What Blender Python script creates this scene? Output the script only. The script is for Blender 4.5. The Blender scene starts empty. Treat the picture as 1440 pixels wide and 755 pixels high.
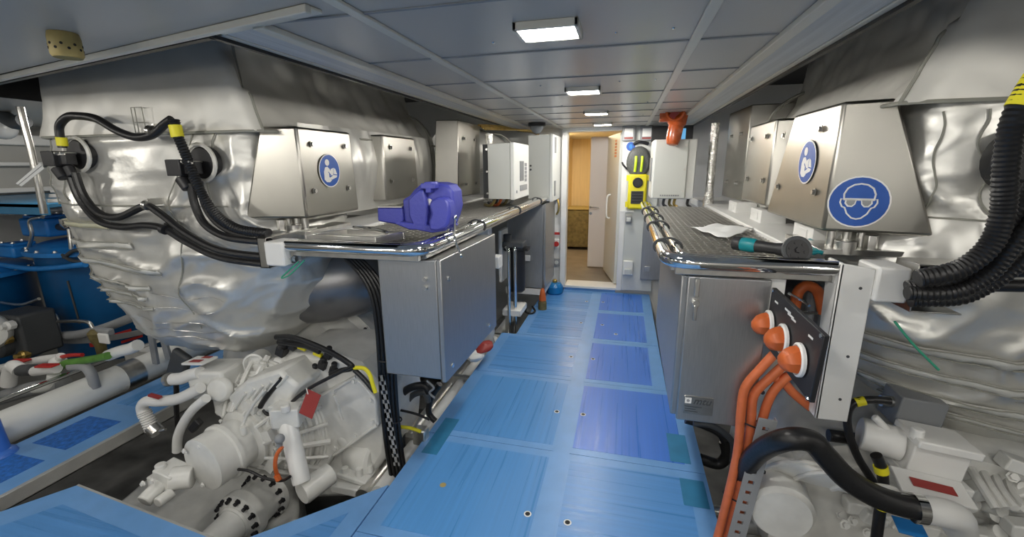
import bpy, math, random
from mathutils import Vector, Matrix, noise
random.seed(7)
C = bpy.context.scene.collection
V = Vector
# ------------------------------------------------------------------ camera frame (world metres, camera 1.5 m above the walkway)
FPX = 612.0
CAMZ = 1.5
_F = V((160, 147, -FPX)).normalized()
_U = -V((23, -2553, -FPX)).normalized()
_U = (_U - _F * _U.dot(_F)).normalized()
_R = _F.cross(_U)

def at(px, py, x=None, y=None, z=None):
    """point of the place seen at a photograph pixel, at a known x, y or z"""
    c = V((px - 720, 377.5 - py, -FPX))
    d = V((c.dot(_R), c.dot(_F), c.dot(_U)))
    if x is not None: t = x / d.x
    elif y is not None: t = y / d.y
    else: t = (z - CAMZ) / d.z
    return V((0, 0, CAMZ)) + d * t

cam_d = bpy.data.cameras.new('camera')
cam = bpy.data.objects.new('camera', cam_d)
C.objects.link(cam)
cam_d.sensor_width = 36
cam_d.lens = FPX * 36 / 1440
cam_d.clip_start = 0.02
rot = Matrix((_R, _F, _U))            # rows: world axes seen from the camera
cam.matrix_world = Matrix.Translation((0, 0, CAMZ)) @ rot.to_4x4()
bpy.context.scene.camera = cam

# ------------------------------------------------------------------ materials
MATS = {}
def mat(name, col, rough=.5, metal=0.0, bump=0.0, bscale=40, var=0.0, vscale=6, stretch=(1, 1, 1), emit=None, estr=0, spec=.5, detail=3, rvar=0.0, alpha=1.0, trans=0.0, coat=0.0):
    m = bpy.data.materials.new(name)
    m.use_nodes = True
    nt = m.node_tree; b = nt.nodes['Principled BSDF']
    b.inputs['Base Color'].default_value = (*col, 1)
    b.inputs['Roughness'].default_value = rough
    b.inputs['Metallic'].default_value = metal
    b.inputs['Specular IOR Level'].default_value = spec
    b.inputs['Coat Weight'].default_value = coat
    b.inputs['Transmission Weight'].default_value = trans
    b.inputs['Alpha'].default_value = alpha
    if emit:
        b.inputs['Emission Color'].default_value = (*emit, 1)
        b.inputs['Emission Strength'].default_value = estr
    g = nt.nodes.new('ShaderNodeNewGeometry')
    mp = nt.nodes.new('ShaderNodeMapping'); mp.inputs['Scale'].default_value = stretch
    nt.links.new(g.outputs['Position'], mp.inputs['Vector'])
    if var or rvar:
        n = nt.nodes.new('ShaderNodeTexNoise'); n.inputs['Scale'].default_value = vscale; n.inputs['Detail'].default_value = detail
        nt.links.new(mp.outputs[0], n.inputs['Vector'])
        if var:
            r = nt.nodes.new('ShaderNodeMapRange')
            r.inputs['From Min'].default_value = .3; r.inputs['From Max'].default_value = .7
            r.inputs['To Min'].default_value = 1 - var; r.inputs['To Max'].default_value = 1 + var
            nt.links.new(n.outputs['Fac'], r.inputs['Value'])
            mx = nt.nodes.new('ShaderNodeVectorMath'); mx.operation = 'SCALE'
            mx.inputs[0].default_value = col
            nt.links.new(r.outputs[0], mx.inputs['Scale'])
            nt.links.new(mx.outputs[0], b.inputs['Base Color'])
        if rvar:
            r2 = nt.nodes.new('ShaderNodeMapRange')
            r2.inputs['From Min'].default_value = .3; r2.inputs['From Max'].default_value = .7
            r2.inputs['To Min'].default_value = max(.03, rough - rvar); r2.inputs['To Max'].default_value = rough + rvar
            nt.links.new(n.outputs['Fac'], r2.inputs['Value'])
            nt.links.new(r2.outputs[0], b.inputs['Roughness'])
    if bump:
        n2 = nt.nodes.new('ShaderNodeTexNoise'); n2.inputs['Scale'].default_value = bscale; n2.inputs['Detail'].default_value = 3
        nt.links.new(mp.outputs[0], n2.inputs['Vector'])
        bp = nt.nodes.new('ShaderNodeBump'); bp.inputs['Strength'].default_value = bump; bp.inputs['Distance'].default_value = .01
        nt.links.new(n2.outputs['Fac'], bp.inputs['Height'])
        nt.links.new(bp.outputs[0], b.inputs['Normal'])
    MATS[name] = m
    return m

M = MATS
mat('film_blue', (.088, .285, .63), .32, var=.08, vscale=5, stretch=(10, .14, 1), bump=.03, bscale=10, rvar=.08, detail=3)
mat('film_blue_across', (.088, .275, .62), .32, var=.10, vscale=5, stretch=(.14, 10, 1), bump=.03, bscale=10, rvar=.08, detail=3)
mat('film_deep', (.055, .19, .66), .32, var=.08, vscale=5, stretch=(10, .14, 1), bump=.03, bscale=10, rvar=.08, detail=3)
mat('film_tape', (.15, .345, .68), .34, var=.06, vscale=9, bump=.03, bscale=12)
mat('film_teal', (.035, .20, .38), .34, var=.12, vscale=9)
mat('film_worn', (.02, .14, .50), .55, var=.35, vscale=40, bump=.3, bscale=120)
mat('ceiling_panel', (.56, .525, .475), .30, var=.03, vscale=2)
mat('fill_lamp_glow', (1, 1, 1), .4, emit=(1, .97, .90), estr=6)
mat('ceiling_strip', (.72, .69, .60), .28)
mat('perforated_panel', (.60, .62, .63), .4, var=.12, vscale=60, stretch=(1, .03, 1))
mat('dark_void', (.012, .012, .013), .8)
mat('white_paint', (.80, .80, .78), .38, var=.03, vscale=5)
mat('engine_paint', (.72, .72, .69), .28, var=.10, vscale=9, bump=.06, bscale=25)
mat('elbow_metal', (.26, .26, .27), .33, .85, var=.15, vscale=5)
mat('cabinet_paint', (.62, .64, .61), .35, bump=.02, bscale=150)
mat('cabinet_white', (.82, .83, .80), .35)
mat('stainless', (.50, .49, .46), .30, 1, var=.07, vscale=9, stretch=(1, 1, 14), bump=.01, bscale=60)
mat('stainless_cab', (.43, .435, .435), .40, .9, var=.08, vscale=20, stretch=(18, 18, .6))
mat('stainless_soft', (.40, .39, .355), .33, 1, var=.06, vscale=3, bump=.05, bscale=4)
mat('chrome', (.80, .80, .79), .08, 1)
mat('steel', (.66, .65, .62), .30, 1, var=.1, vscale=20)
mat('silver_cloth', (.74, .73, .68), .44, .22, var=.04, vscale=5, bump=.22, bscale=7, rvar=.06)
mat('silver_cloth_fine', (.66, .655, .62), .36, .55, var=.05, vscale=6, bump=.25, bscale=12, rvar=.06)
mat('foil', (.72, .71, .68), .25, .9, bump=1.0, bscale=55, var=.2, vscale=40)
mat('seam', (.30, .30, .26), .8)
mat('strap_cloth', (.62, .62, .585), .5, .2, bump=.2, bscale=50)
mat('cream_cloth', (.60, .58, .42), .6, bump=.2, bscale=50)
mat('black_rubber', (.012, .012, .013), .38, bump=.1, bscale=80)
mat('black_plastic', (.018, .018, .020), .45)
mat('dark_grey', (.06, .065, .07), .5)
mat('grey_plastic', (.20, .21, .22), .5)
mat('mid_grey', (.30, .31, .32), .45, var=.08, vscale=6)
mat('yellow_tape', (.80, .72, .02), .5)
mat('yellow', (.85, .74, .02), .4)
mat('hivis', (.70, .95, .05), .45)
mat('vise_blue', (.065, .075, .42), .36, bump=.15, bscale=70)
mat('tank_blue', (.004, .085, .24), .35, var=.2, vscale=4, bump=.05, bscale=12)
mat('bright_blue', (.02, .22, .62), .40, var=.12, vscale=8)
mat('sign_blue', (.012, .09, .42), .4)
mat('sign_white', (.86, .86, .84), .45)
mat('orange', (.62, .135, .03), .42, var=.1, vscale=14)
mat('orange_cable', (.66, .16, .055), .45, var=.10, vscale=20)
mat('cable_wrap', (.62, .40, .34), .35, alpha=.55)
mat('red', (.50, .025, .02), .45)
mat('dark_red', (.32, .035, .03), .5)
mat('tan', (.36, .28, .10), .6, var=.12, vscale=30)
mat('teal', (.0, .22, .26), .4)
mat('green_hose', (.10, .26, .04), .5, var=.2, vscale=20)
mat('green_wire', (.05, .36, .22), .5)
mat('paper', (.82, .83, .82), .7)
mat('bilge', (.13, .13, .125), .5, var=.45, vscale=4, bump=.1, bscale=8)
mat('alu_edge', (.52, .52, .50), .4, .45, var=.08, vscale=12)
mat('hull', (.44, .44, .42), .55, var=.08, vscale=2)
mat('cabin_wood', (.82, .66, .38), .5, var=.05, vscale=6, stretch=(5, 5, .4))
mat('cabin_floor', (.20, .17, .135), .5, var=.15, vscale=5)
mat('door_white', (.74, .70, .68), .4)
mat('brass', (.55, .38, .12), .35, .9, var=.2, vscale=30)
mat('lamp_glow', (1, 1, 1), .4, emit=(1, .97, .90), estr=40)
mat('cabin_glow', (1, 1, 1), .4, emit=(1, .80, .50), estr=14)
mat('amber', (.46, .085, .015), .25, var=.25, vscale=25, coat=.4)
mat('clear_plastic', (.55, .55, .54), .2, var=.05, vscale=10)
mat('blue_tin', (.01, .18, .46), .3)
mat('olive', (.16, .13, .05), .6, var=.3, vscale=25)
mat('screen_blue', (.05, .22, .45), .2, emit=(.2, .55, .9), estr=.6)
mat('gauze_dark', (.10, .105, .10), .45, var=.2, vscale=60)

# ------------------------------------------------------------------ mesh builder
class MB:
    def __init__(s): s.v = []; s.f = []; s.mi = []; s.i = 0
    def add(s, vs, fs):
        o = len(s.v); s.v.extend([tuple(p) for p in vs])
        for f in fs: s.f.append(tuple(k + o for k in f)); s.mi.append(s.i)
        return s
    def box(s, c, d, rot=None):
        c = V(c); hx, hy, hz = d[0]/2, d[1]/2, d[2]/2
        ps = [V((x, y, z)) for z in (-hz, hz) for y in (-hy, hy) for x in (-hx, hx)]
        if rot is not None: ps = [rot @ p for p in ps]
        return s.add([p + c for p in ps], [(0,2,3,1),(4,5,7,6),(0,1,5,4),(2,6,7,3),(0,4,6,2),(1,3,7,5)])
    def bb(s, x0, x1, y0, y1, z0, z1):
        return s.box(((x0+x1)/2, (y0+y1)/2, (z0+z1)/2), (abs(x1-x0), abs(y1-y0), abs(z1-z0)))
    def hexa(s, p):   # eight corners: bottom four in a ring, then top four
        return s.add(p, [(3,2,1,0),(4,5,6,7),(0,1,5,4),(1,2,6,5),(2,3,7,6),(3,0,4,7)])
    def prism(s, poly, ext):
        n = len(poly); ext = V(ext); poly = [V(p) for p in poly]
        nrm = V((0, 0, 0))
        for i in range(n): nrm += poly[i].cross(poly[(i+1) % n])
        if nrm.dot(ext) > 0: poly = poly[::-1]
        vs = poly + [p + ext for p in poly]
        fs = [tuple(range(n)), tuple(range(2*n-1, n-1, -1))]
        fs += [(i, i+n, (i+1) % n + n, (i+1) % n) for i in range(n)]
        return s.add(vs, fs)
    def lathe(s, o, ax, prof, seg=24, a0=0, cap=True):
        o = V(o); ax = V(ax).normalized()
        u = ax.orthogonal().normalized(); w = ax.cross(u)
        vs = []; fs = []
        for t, r in prof:
            for k in range(seg):
                a = a0 + 2*math.pi*k/seg
                vs.append(o + ax*t + (u*math.cos(a) + w*math.sin(a))*r)
        n = len(prof)
        for i in range(n-1):
            for k in range(seg):
                k2 = (k+1) % seg
                fs.append((i*seg+k, i*seg+k2, (i+1)*seg+k2, (i+1)*seg+k))
        if cap:
            fs.append(tuple(range(seg-1, -1, -1))); fs.append(tuple(range((n-1)*seg, n*seg)))
        return s.add(vs, fs)
    def cyl(s, p0, p1, r0, r1=None, seg=16):
        p0 = V(p0); p1 = V(p1); r1 = r0 if r1 is None else r1
        return s.lathe(p0, p1-p0, [(0, r0), ((p1-p0).length, r1)], seg)
    def tube(s, pts, r, seg=8, smooth=True, sub=6, rib=0.0, closed=False):
        pts = [V(p) for p in pts]
        if smooth and len(pts) > 2:
            out = []; n = len(pts)
            rng = range(n if closed else n-1)
            for i in rng:
                if closed: p0, p1, p2, p3 = pts[(i-1) % n], pts[i], pts[(i+1) % n], pts[(i+2) % n]
                else: p0, p1, p2, p3 = pts[max(i-1, 0)], pts[i], pts[i+1], pts[min(i+2, n-1)]
                m = sub if not rib else max(sub, int((p2-p1).length / .006))
                for k in range(m):
                    t = k/m
                    out.append(.5*((2*p1) + (p2-p0)*t + (2*p0-5*p1+4*p2-p3)*t*t + (3*p1-p0-3*p2+p3)*t**3))
            if not closed: out.append(pts[-1])
            pts = out
        n = len(pts); vs = []; fs = []
        tg = []
        for i in range(n):
            if closed: d = pts[(i+1) % n] - pts[i-1]
            else: d = pts[min(i+1, n-1)] - pts[max(i-1, 0)]
            tg.append(d.normalized() if d.length > 1e-9 else V((0, 0, 1)))
        u = tg[0].orthogonal().normalized()
        for i in range(n):
            u = (u - tg[i]*u.dot(tg[i]))
            u = u.normalized() if u.length > 1e-6 else tg[i].orthogonal().normalized()
            w = tg[i].cross(u)
            rr = r[i*len(r)//n] if isinstance(r, (list, tuple)) else r
            if rib: rr = rr + (rib if i % 2 else -rib)
            for k in range(seg):
                a = 2*math.pi*k/seg
                vs.append(pts[i] + (u*math.cos(a) + w*math.sin(a))*rr)
        for i in range(n if closed else n-1):
            j = (i+1) % n
            for k in range(seg):
                k2 = (k+1) % seg
                fs.append((i*seg+k, i*seg+k2, j*seg+k2, j*seg+k))
        if not closed: fs.append(tuple(range(seg-1, -1, -1))); fs.append(tuple(range((n-1)*seg, n*seg)))
        return s.add(vs, fs)
    def patch(s, fn, nu, nv, cu=False, cap0=False, cap1=False):
        vs = [fn(i/(nu if cu else nu-1), j/(nv-1)) for j in range(nv) for i in range(nu)]
        fs = []
        for j in range(nv-1):
            for i in range(nu if cu else nu-1):
                i2 = (i+1) % nu
                fs.append((j*nu+i, j*nu+i2, (j+1)*nu+i2, (j+1)*nu+i))
        if cap0: fs.append(tuple(range(nu-1, -1, -1)))
        if cap1: fs.append(tuple(range((nv-1)*nu, nv*nu)))
        return s.add(vs, fs)
    def bolt(s, p, ax, r=.012, h=.01):
        return s.lathe(p, ax, [(0, r*1.5), (h*.25, r*1.5), (h*.25, r), (h, r*.95)], 6)
    def sphere(s, c, r, seg=16, sq=(1, 1, 1)):
        c = V(c)
        def fn(u, v):
            a = 2*math.pi*u; b = math.pi*(v-.5)*.999
            return c + V((math.cos(a)*math.cos(b)*r*sq[0], math.sin(a)*math.cos(b)*r*sq[1], math.sin(b)*r*sq[2]))
        return s.patch(fn, seg, seg//2+1, True, True, True)

def mesh_of(name, mb, mats, loc=V((0, 0, 0)), angle=35):
    me = bpy.data.meshes.new(name)
    me.from_pydata([tuple(V(p)-loc) for p in mb.v], [], mb.f)
    if not isinstance(mats, (list, tuple)): mats = [mats]
    for m in mats: me.materials.append(M[m])
    if len(mats) > 1: me.polygons.foreach_set('material_index', mb.mi)
    me.update()
    me.shade_smooth()
    me.set_sharp_from_angle(angle=math.radians(angle))
    return me

def wloc(o):
    p = V(o.location)
    while o.parent: o = o.parent; p += V(o.location)
    return p

def thing(name, label, cat, loc=(0, 0, 0), group=None):
    o = bpy.data.objects.new(name, None); C.objects.link(o)
    o.empty_display_size = .05
    o.location = loc; o['label'] = label; o['category'] = cat
    if group: o['group'] = group
    return o

def part(name, mb, mats, parent=None, bevel=0, label=None, angle=35, stuff=False):
    loc = wloc(parent) if parent else V((0, 0, 0))
    o = bpy.data.objects.new(name, mesh_of(name, mb, mats, loc, angle)); C.objects.link(o)
    if parent: o.parent = parent
    if bevel:
        b = o.modifiers.new('bevel', 'BEVEL'); b.width = bevel; b.segments = 2; b.limit_method = 'ANGLE'; b.angle_limit = math.radians(40)
    if label: o['label'] = label
    if stuff: o['kind'] = 'stuff'
    return o

def solo(name, mb, mats, label, cat, group=None, bevel=0, angle=35, stuff=False):
    n = len(mb.v); c = V((sum(p[0] for p in mb.v)/n, sum(p[1] for p in mb.v)/n, min(p[2] for p in mb.v)))
    o = bpy.data.objects.new(name, mesh_of(name, mb, mats, c, angle)); C.objects.link(o); o.location = c
    if bevel:
        b = o.modifiers.new('bevel', 'BEVEL'); b.width = bevel; b.segments = 2; b.limit_method = 'ANGLE'; b.angle_limit = math.radians(40)
    o['label'] = label; o['category'] = cat
    if group: o['group'] = group
    if stuff: o['kind'] = 'stuff'
    return o

def struct(name, mb, mats, bevel=0, angle=35):
    o = part(name, mb, mats, None, bevel, None, angle); o['kind'] = 'structure'
    return o

def dup(root, loc, label, group=None):
    r = root.copy(); C.objects.link(r); r.location = loc; r['label'] = label
    if group: r['group'] = group
    for ch in list(root.children):
        c = ch.copy(); C.objects.link(c); c.parent = r
        for g in list(ch.children):
            d = g.copy(); C.objects.link(d); d.parent = c
    return r

def text_mb(mb, txt, org, right, up, size, depth=.0006, bold=0.0):
    """raised lettering: flat letters laid on a surface"""
    cu = bpy.data.curves.new('letters', 'FONT'); cu.body = txt; cu.size = size; cu.extrude = depth; cu.resolution_u = 3; cu.offset = bold
    ob = bpy.data.objects.new('letters', cu); C.objects.link(ob)
    dg = bpy.context.evaluated_depsgraph_get()
    me = bpy.data.meshes.new_from_object(ob.evaluated_get(dg))
    right = V(right).normalized(); up = V(up).normalized(); nr = right.cross(up); org = V(org)
    mb.add([org + right*v.co.x + up*v.co.y + nr*v.co.z for v in me.vertices], [tuple(p.vertices) for p in me.polygons])
    bpy.data.objects.remove(ob); bpy.data.curves.remove(cu); bpy.data.meshes.remove(me)

def frame2d(o, right, up, nr=None):
    o = V(o); right = V(right).normalized(); up = V(up).normalized(); n = right.cross(up)
    return lambda a, b, h=0: o + right*a + up*b + n*h

def disc(mb, T, pts, h0, h1):
    lo = [T(a, b, h0) for a, b in pts]
    mb.prism(lo, T(0, 0, h1)-T(0, 0, h0))

def bolts_each(name, parent, mt, items, r=.011, h=.012):
    """every bolt is a part of its own: items are (point, axis)"""
    for p, ax in items:
        m = MB(); m.bolt(p, ax, r, h); part(name, m, mt, parent)

def circ(r, n=28, cx=0, cy=0, sx=1, sy=1):
    return [(cx + r*sx*math.cos(2*math.pi*k/n), cy + r*sy*math.sin(2*math.pi*k/n)) for k in range(n)]

def fold(p, amp, sc, seed=0):
    q = V((p.x*sc + seed, p.y*sc, p.z*sc))
    a = noise.noise(q)
    b = 1 - abs(noise.noise(V((q.x*2.1, q.y*2.1, q.z*1.3 + 9))))*2
    return amp*(a*.8 + b*.45)
# ------------------------------------------------------------------ the room
XC = -.31
CZ = 1.90
# ceiling -----------------------------------------------------------------
mb = MB()
XL, XR = -1.19, .63
mb.bb(XL, XR, -2.3, 5.2, CZ, CZ+.03)
mb.prism([(XL, -2.3, CZ), (XL, 1.135, CZ), (-3.28, 1.54, CZ), (-5.9, 1.54, CZ), (-5.9, -2.3, CZ)], (0, 0, .03))
mb.prism([(XR, -2.3, CZ), (XR, 1.30, CZ), (2.2, 1.30, CZ), (4.6, 1.30, CZ), (4.6, -2.3, CZ)], (0, 0, .03))
mb.bb(-5.9, -3.45, 1.54, 5.2, CZ+.02, CZ+.05)
struct('ceiling', mb, 'ceiling_panel')
mb = MB()
ys = [-2.5, -1.97, -1.45, -.92, -.4, .12, .64, 1.155, 1.68, 2.2, 2.73, 3.25, 3.65, 4.1, 4.6]
for y in ys:
    mb.bb(XL, XR, y-.006, y+.006, CZ-.004, CZ-.0005)
for y in (-2, -.9, .2):
    mb.bb(-5.8, XL, y-.006, y+.006, CZ-.004, CZ-.0005)
struct('trim_1', mb, 'mid_grey')
mb = MB()
for x in (-.715, .20):
    mb.bb(x-.016, x+.016, -2.3, 5.2, CZ-.010, CZ-.0006)
struct('trim_2', mb, 'ceiling_strip', .002)
# perforated strip and edge profile along the engine openings
mb = MB()
mb.bb(-1.19, -1.05, 1.16, 5.2, CZ-.008, CZ-.0007)
mb.bb(.49, .63, -3, 5.2, CZ-.008, CZ-.0007)
struct('trim_3', mb, 'perforated_panel')
mb = MB()
mb.bb(-1.05, -1.01, 1.14, 5.2, CZ-.020, CZ-.0007)
mb.bb(.45, .49, -3, 5.2, CZ-.020, CZ-.0007)
for x in (-1.205, .645):
    mb.bb(x-.012, x+.012, 1.16 if x < 0 else 1.3, 5.2, CZ-.012, CZ+.05)
# profile across the front of the left engine opening
a, b2 = V((-.80, 1.05, 0)), V((-3.28, 1.548, 0))
d = (b2-a).normalized(); nn = V((-d.y, d.x, 0))
for w0, w1, h in ((-.0, .02, .022), (.02, .055, .012)):
    mb.prism([a+nn*-w0+V((0, 0, CZ-h)), b2+nn*-w0+V((0, 0, CZ-h)), b2-nn*w1+V((0, 0, CZ-h)), a-nn*w1+V((0, 0, CZ-h))], (0, 0, h-.001))
struct('trim_4', mb, 'ceiling_strip', .003)
# dark strips at the opening edges imitate the shaded gap above the hoods
mb = MB()
mb.bb(-1.235, -1.217, 1.16, 5.2, CZ-.022, CZ+.28)
mb.bb(.657, .675, 1.3, 5.2, CZ-.022, CZ+.28)
mb.prism([(-1.22, 1.16, CZ-.022), (-3.28, 1.575, CZ-.022), (-3.28, 1.595, CZ-.022), (-1.22, 1.18, CZ-.022)], (0, 0, .3))
# lowered left rim of the opening
mb.prism([(-3.30, 1.58, CZ-.02), (-3.30, 1.58, CZ+.3), (-3.30, 5.2, CZ+.3), (-3.30, 5.2, CZ-.02)], (-.02, 0, 0))
struct('trim_gap_shade', mb, 'black_rubber')
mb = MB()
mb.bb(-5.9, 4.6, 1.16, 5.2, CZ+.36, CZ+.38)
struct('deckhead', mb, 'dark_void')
# screws on the ceiling strips
mb = MB()
for y in (.77, 1.58, 2.43, 3.24, 4.05):
    for x in (-.45, -.05, .12):
        mb.lathe((x, y-.05, CZ-.0005), (0, 0, -1), [(0, .006), (.003, .004)], 10)
struct('trim_6', mb, 'chrome')

# walkway -------------------------------------------------------------------
def panel_floor():
    mb = MB()
    FW = .055
    rows = [(-.6, 0.6), (.6, 1.32), (1.32, 2.04), (2.04, 2.85), (2.85, 3.62), (3.62, 4.42), (4.42, 5.17)]
    for k, (y0, y1) in enumerate(rows):
        for c, (x0, x1) in enumerate(((-1.03 if y0 < 3.5 else -.895, -.262), (-.256, .40 if y0 < 2.5 else .345))):
            if c == 1 and 1.3 < y0 < 2.5: x1 = .46
            g = .002
            x0g, x1g, y0g, y1g = x0+g, x1-g, y0+g, y1-g
            mb.i = 3
            mb.bb(x0g, x1g, y0g, y1g, -.03, 0)
            # film inside the tape border
            mb.i = (0, 1, 0, 0, 1, 1, 1)[k] if c == 0 else (0, 0, 1, 2, 2, 2, 2)[k]
            bl, br = (.085, .05) if c == 0 else (.05, .09)
            mb.bb(x0g+bl, x1g-br, y0g+.05, y1g-.055, -.001, .0012)
    # darker squares painted as shade on the film at the walkway edges
    mb.i = 4
    mb.bb(-.99, -.90, 1.86, 2.20, .0012, .002)
    mb.bb(.33, .44, 1.80, 1.98, .0012, .002)
    mb.bb(.30, .40, 2.1, 2.35, .0012, .002)
    return mb
struct('floor', panel_floor(), ['film_blue', 'film_blue_across', 'film_deep', 'film_tape', 'film_teal'])
mb = MB()   # lifting holes in the plates, with a torn paper-white rim
for p in [(820, 583), (783, 579), (742, 723), (798, 735), (834, 505), (803, 502), (847, 457), (817, 454), (848, 425), (825, 424), (866, 470)]:
    q = at(*p, z=0)
    mb.i = 0; mb.lathe(q+V((0, 0, .0005)), (0, 0, 1), [(0, .017), (.0018, .017)], 14)
    mb.i = 1; mb.lathe(q+V((0, 0, .0005)), (0, 0, 1), [(0, .011), (.0026, .011)], 14)
struct('trim_7', mb, ['paper', 'dark_void'])
mb = MB()
q = at(623, 682, z=0); mb.lathe(q+V((0, 0, .0012)), (0, 0, 1), [(0, .016), (.0008, .013)], 14)
struct('trim_8', mb, 'tan')
# tape over the seams and the step
mb = MB()
mb.bb(-.30, -.215, -.6, 5.15, .0012, .0018)
struct('trim_9', mb, 'film_tape')
mb = MB()
mb.bb(-.66, -.05, 5.17, 5.21, -.03, .055)
struct('trim_10', mb, 'film_tape', .003)
# near-left plate beside the pit, and the plate joining the walkway
mb = MB()
mb.i = 0
mb.prism([(-1.035, -.6, -.03), (-1.035, 1.60, -.03), (-1.45, 1.18, -.03), (-1.57, 1.14, -.03), (-2.515, 1.235, -.03), (-2.66, 1.02, -.03), (-2.66, -.6, -.03)], (0, 0, .03))
mb.i = 1
mb.prism([(-1.12, -.4, -.001), (-1.12, 1.40, -.001), (-1.40, 1.10, -.001), (-1.60, 1.06, -.001), (-1.60, -.4, -.001)], (0, 0, .0024))
mb.prism([(-1.70, -.4, -.001), (-1.70, 1.06, -.001), (-2.43, 1.13, -.001), (-2.56, .95, -.001), (-2.56, -.4, -.001)], (0, 0, .0024))
struct('floor_plate', mb, ['film_tape', 'film_blue_across'])
mb = MB()
mb.prism([(-1.57, 1.14, .0005), (-2.515, 1.235, .0005), (-2.515, 1.245, .0005), (-1.57, 1.15, .0005)], (0, 0, -.05))
struct('trim_11', mb, 'alu_edge')
# outboard walkway on the left
mb = MB()
mb.i = 0; mb.bb(-3.24, -2.79, .2, 5.2, -.03, 0)
mb.i = 1
for y0, y1 in ((.55, 1.0), (1.12, 1.33), (1.42, 1.70)): mb.bb(-3.16, -2.90, y0, y1, 0, .0012)
mb.i = 2; mb.bb(-3.16, -2.90, 1.85, 2.5, 0, .0012)
struct('floor_outboard', mb, ['film_tape', 'film_worn', 'film_blue'])
mb = MB(); mb.bb(-2.79, -2.765, .2, 5.2, -.075, .002); mb.bb(-2.83, -2.765, .2, 5.2, -.075, -.065)
struct('trim_12', mb, 'alu_edge', .002)
mb = MB(); mb.bb(1.9, 2.4, .0, 5.2, -.03, 0)
struct('floor_starboard', mb, 'film_blue')

# bilge, hull, bulkheads -----------------------------------------------------
mb = MB(); mb.bb(-5.9, 4.6, -2.3, 5.2, -.95, -.92)
struct('bilge', mb, 'bilge')
mb = MB()   # frames and tank tops seen in the pit
for y in (.9, 1.6, 2.4, 3.2): mb.bb(-2.9, -.95, y-.012, y+.012, -.92, -.55 if y < 1.5 else -.62)
mb.prism([(-2.74, .4, -.60), (-2.60, .4, -.60), (-2.60, 5, -.60), (-2.74, 5, -.60)], (0, 0, -.3))
struct('trim_13', mb, 'bilge', .004)
mb = MB(); mb.bb(-5.95, -5.9, -2.3, 5.25, -.95, 2.3)
mb.bb(-5.9, 4.6, -2.35, -2.3, -.95, 2.3)
struct('wall_left', mb, 'hull')
mb = MB(); mb.bb(4.6, 4.65, -2.3, 5.25, -.95, 2.3)
struct('wall_right', mb, 'hull')
mb = MB()
mb.bb(-5.9, -.72, 5.2, 5.26, -.95, 2.3)
mb.bb(.02, 4.6, 5.2, 5.26, -.95, 2.3)
mb.bb(-.72, .02, 5.2, 5.26, 1.885, 2.3)
mb.bb(-.72, .02, 5.2, 5.26, -.95, .03)
struct('wall_far', mb, 'white_paint')
# hull side stringers high on the left
mb = MB()
for z, h in ((1.78, .10), (1.55, .04), (1.30, .05)): mb.bb(-5.9, -5.78, .3, 5.2, z-h/2, z+h/2)
struct('trim_14', mb, 'white_paint', .01)

# doorway -------------------------------------------------------------------
mb = MB()
mb.bb(-.72, -.655, 5.15, 5.30, .03, 1.90); mb.bb(-.04, .02, 5.15, 5.30, .03, 1.90); mb.bb(-.655, -.04, 5.15, 5.30, 1.86, 1.90)
mb.bb(-.655, -.04, 5.15, 5.42, .03, .06)
struct('trim_15', mb, 'white_paint', .005)
dr = MB()
hl = V((-.075, 5.30, 0)); fr = V((-.235, 6.02, 0))
dd = (fr-hl).normalized(); dn = V((-dd.y, dd.x, 0))
dr.prism([hl+V((0, 0, .075)), fr+V((0, 0, .075)), fr+V((0, 0, 1.85)), hl+V((0, 0, 1.85))], -dn*.04)
d1 = struct('door_1', dr, 'cabinet_paint', .003)
mb = MB()
hp = hl + dd*.32 + dn*.02
mb.tube([hp+V((0, 0, .84)), hp+dn*.04+V((0, 0, .87)), hp+dn*.04+V((0, 0, 1.10)), hp+V((0, 0, 1.13))], .011, 8)
part('door_handle', mb, 'cabinet_white', d1, label='white bow handle')
mb = MB()
T = frame2d(hl + dd*.22 + dn*.001 + V((0, 0, 1.58)), -dd, (0, 0, 1))
for k in range(6):
    mb.bb(0, 0, 0, 0, 0, 0) if False else None
    disc(mb, T, [(-.055, .035*k), (.055, .035*k), (.055, .035*k+.024), (-.055, .035*k+.024)], .0, .002)
part('sticker', mb, 'orange', d1, label='orange lettered strip')
# far door of the cabin, with lever handle
mb = MB(); mb.bb(-.47, -.22, 6.22, 6.26, .06, 1.86)
d2 = struct('door_2', mb, 'door_white', .003)
mb = MB(); mb.cyl((-.445, 6.22, .92), (-.445, 6.17, .92), .014); mb.tube([(-.445, 6.17, .92), (-.40, 6.165, .92), (-.33, 6.165, .915)], .009, 8)
mb.cyl((-.445, 6.22, .83), (-.445, 6.205, .83), .02)
part('door_handle', mb, 'chrome', d2, label='chrome lever handle')
# cabin beyond the doorway
mb = MB(); mb.bb(-2.4, 1.2, 5.3, 8.4, .0, .05); struct('floor_cabin', mb, 'cabin_floor')
mb = MB(); mb.bb(-2.4, 1.2, 8.3, 8.36, .05, 2.2); mb.bb(-1.0, -.96, 5.3, 8.3, .05, 2.2); mb.bb(.3, .34, 5.3, 8.3, .05, 2.2)
struct('wall_cabin', mb, 'cabin_wood')
mb = MB(); mb.bb(-2.4, 1.2, 5.3, 8.4, 1.95, 1.98); struct('ceiling_cabin', mb, 'cabinet_white')
t = thing('side_cabinet', 'low dark beige cabinet inside the cabin seen through the open doorway', 'cabinet', (-.78, 7.6, .05))
mb = MB(); mb.bb(-.96, -.45, 7.5, 8.0, .10, .74); part('body', mb, 'olive', t, .01)
mb = MB(); mb.bb(-.96, -.44, 7.49, 8.0, .745, .77); part('top', mb, 'tan', t, .004)
mb = MB()
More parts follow.
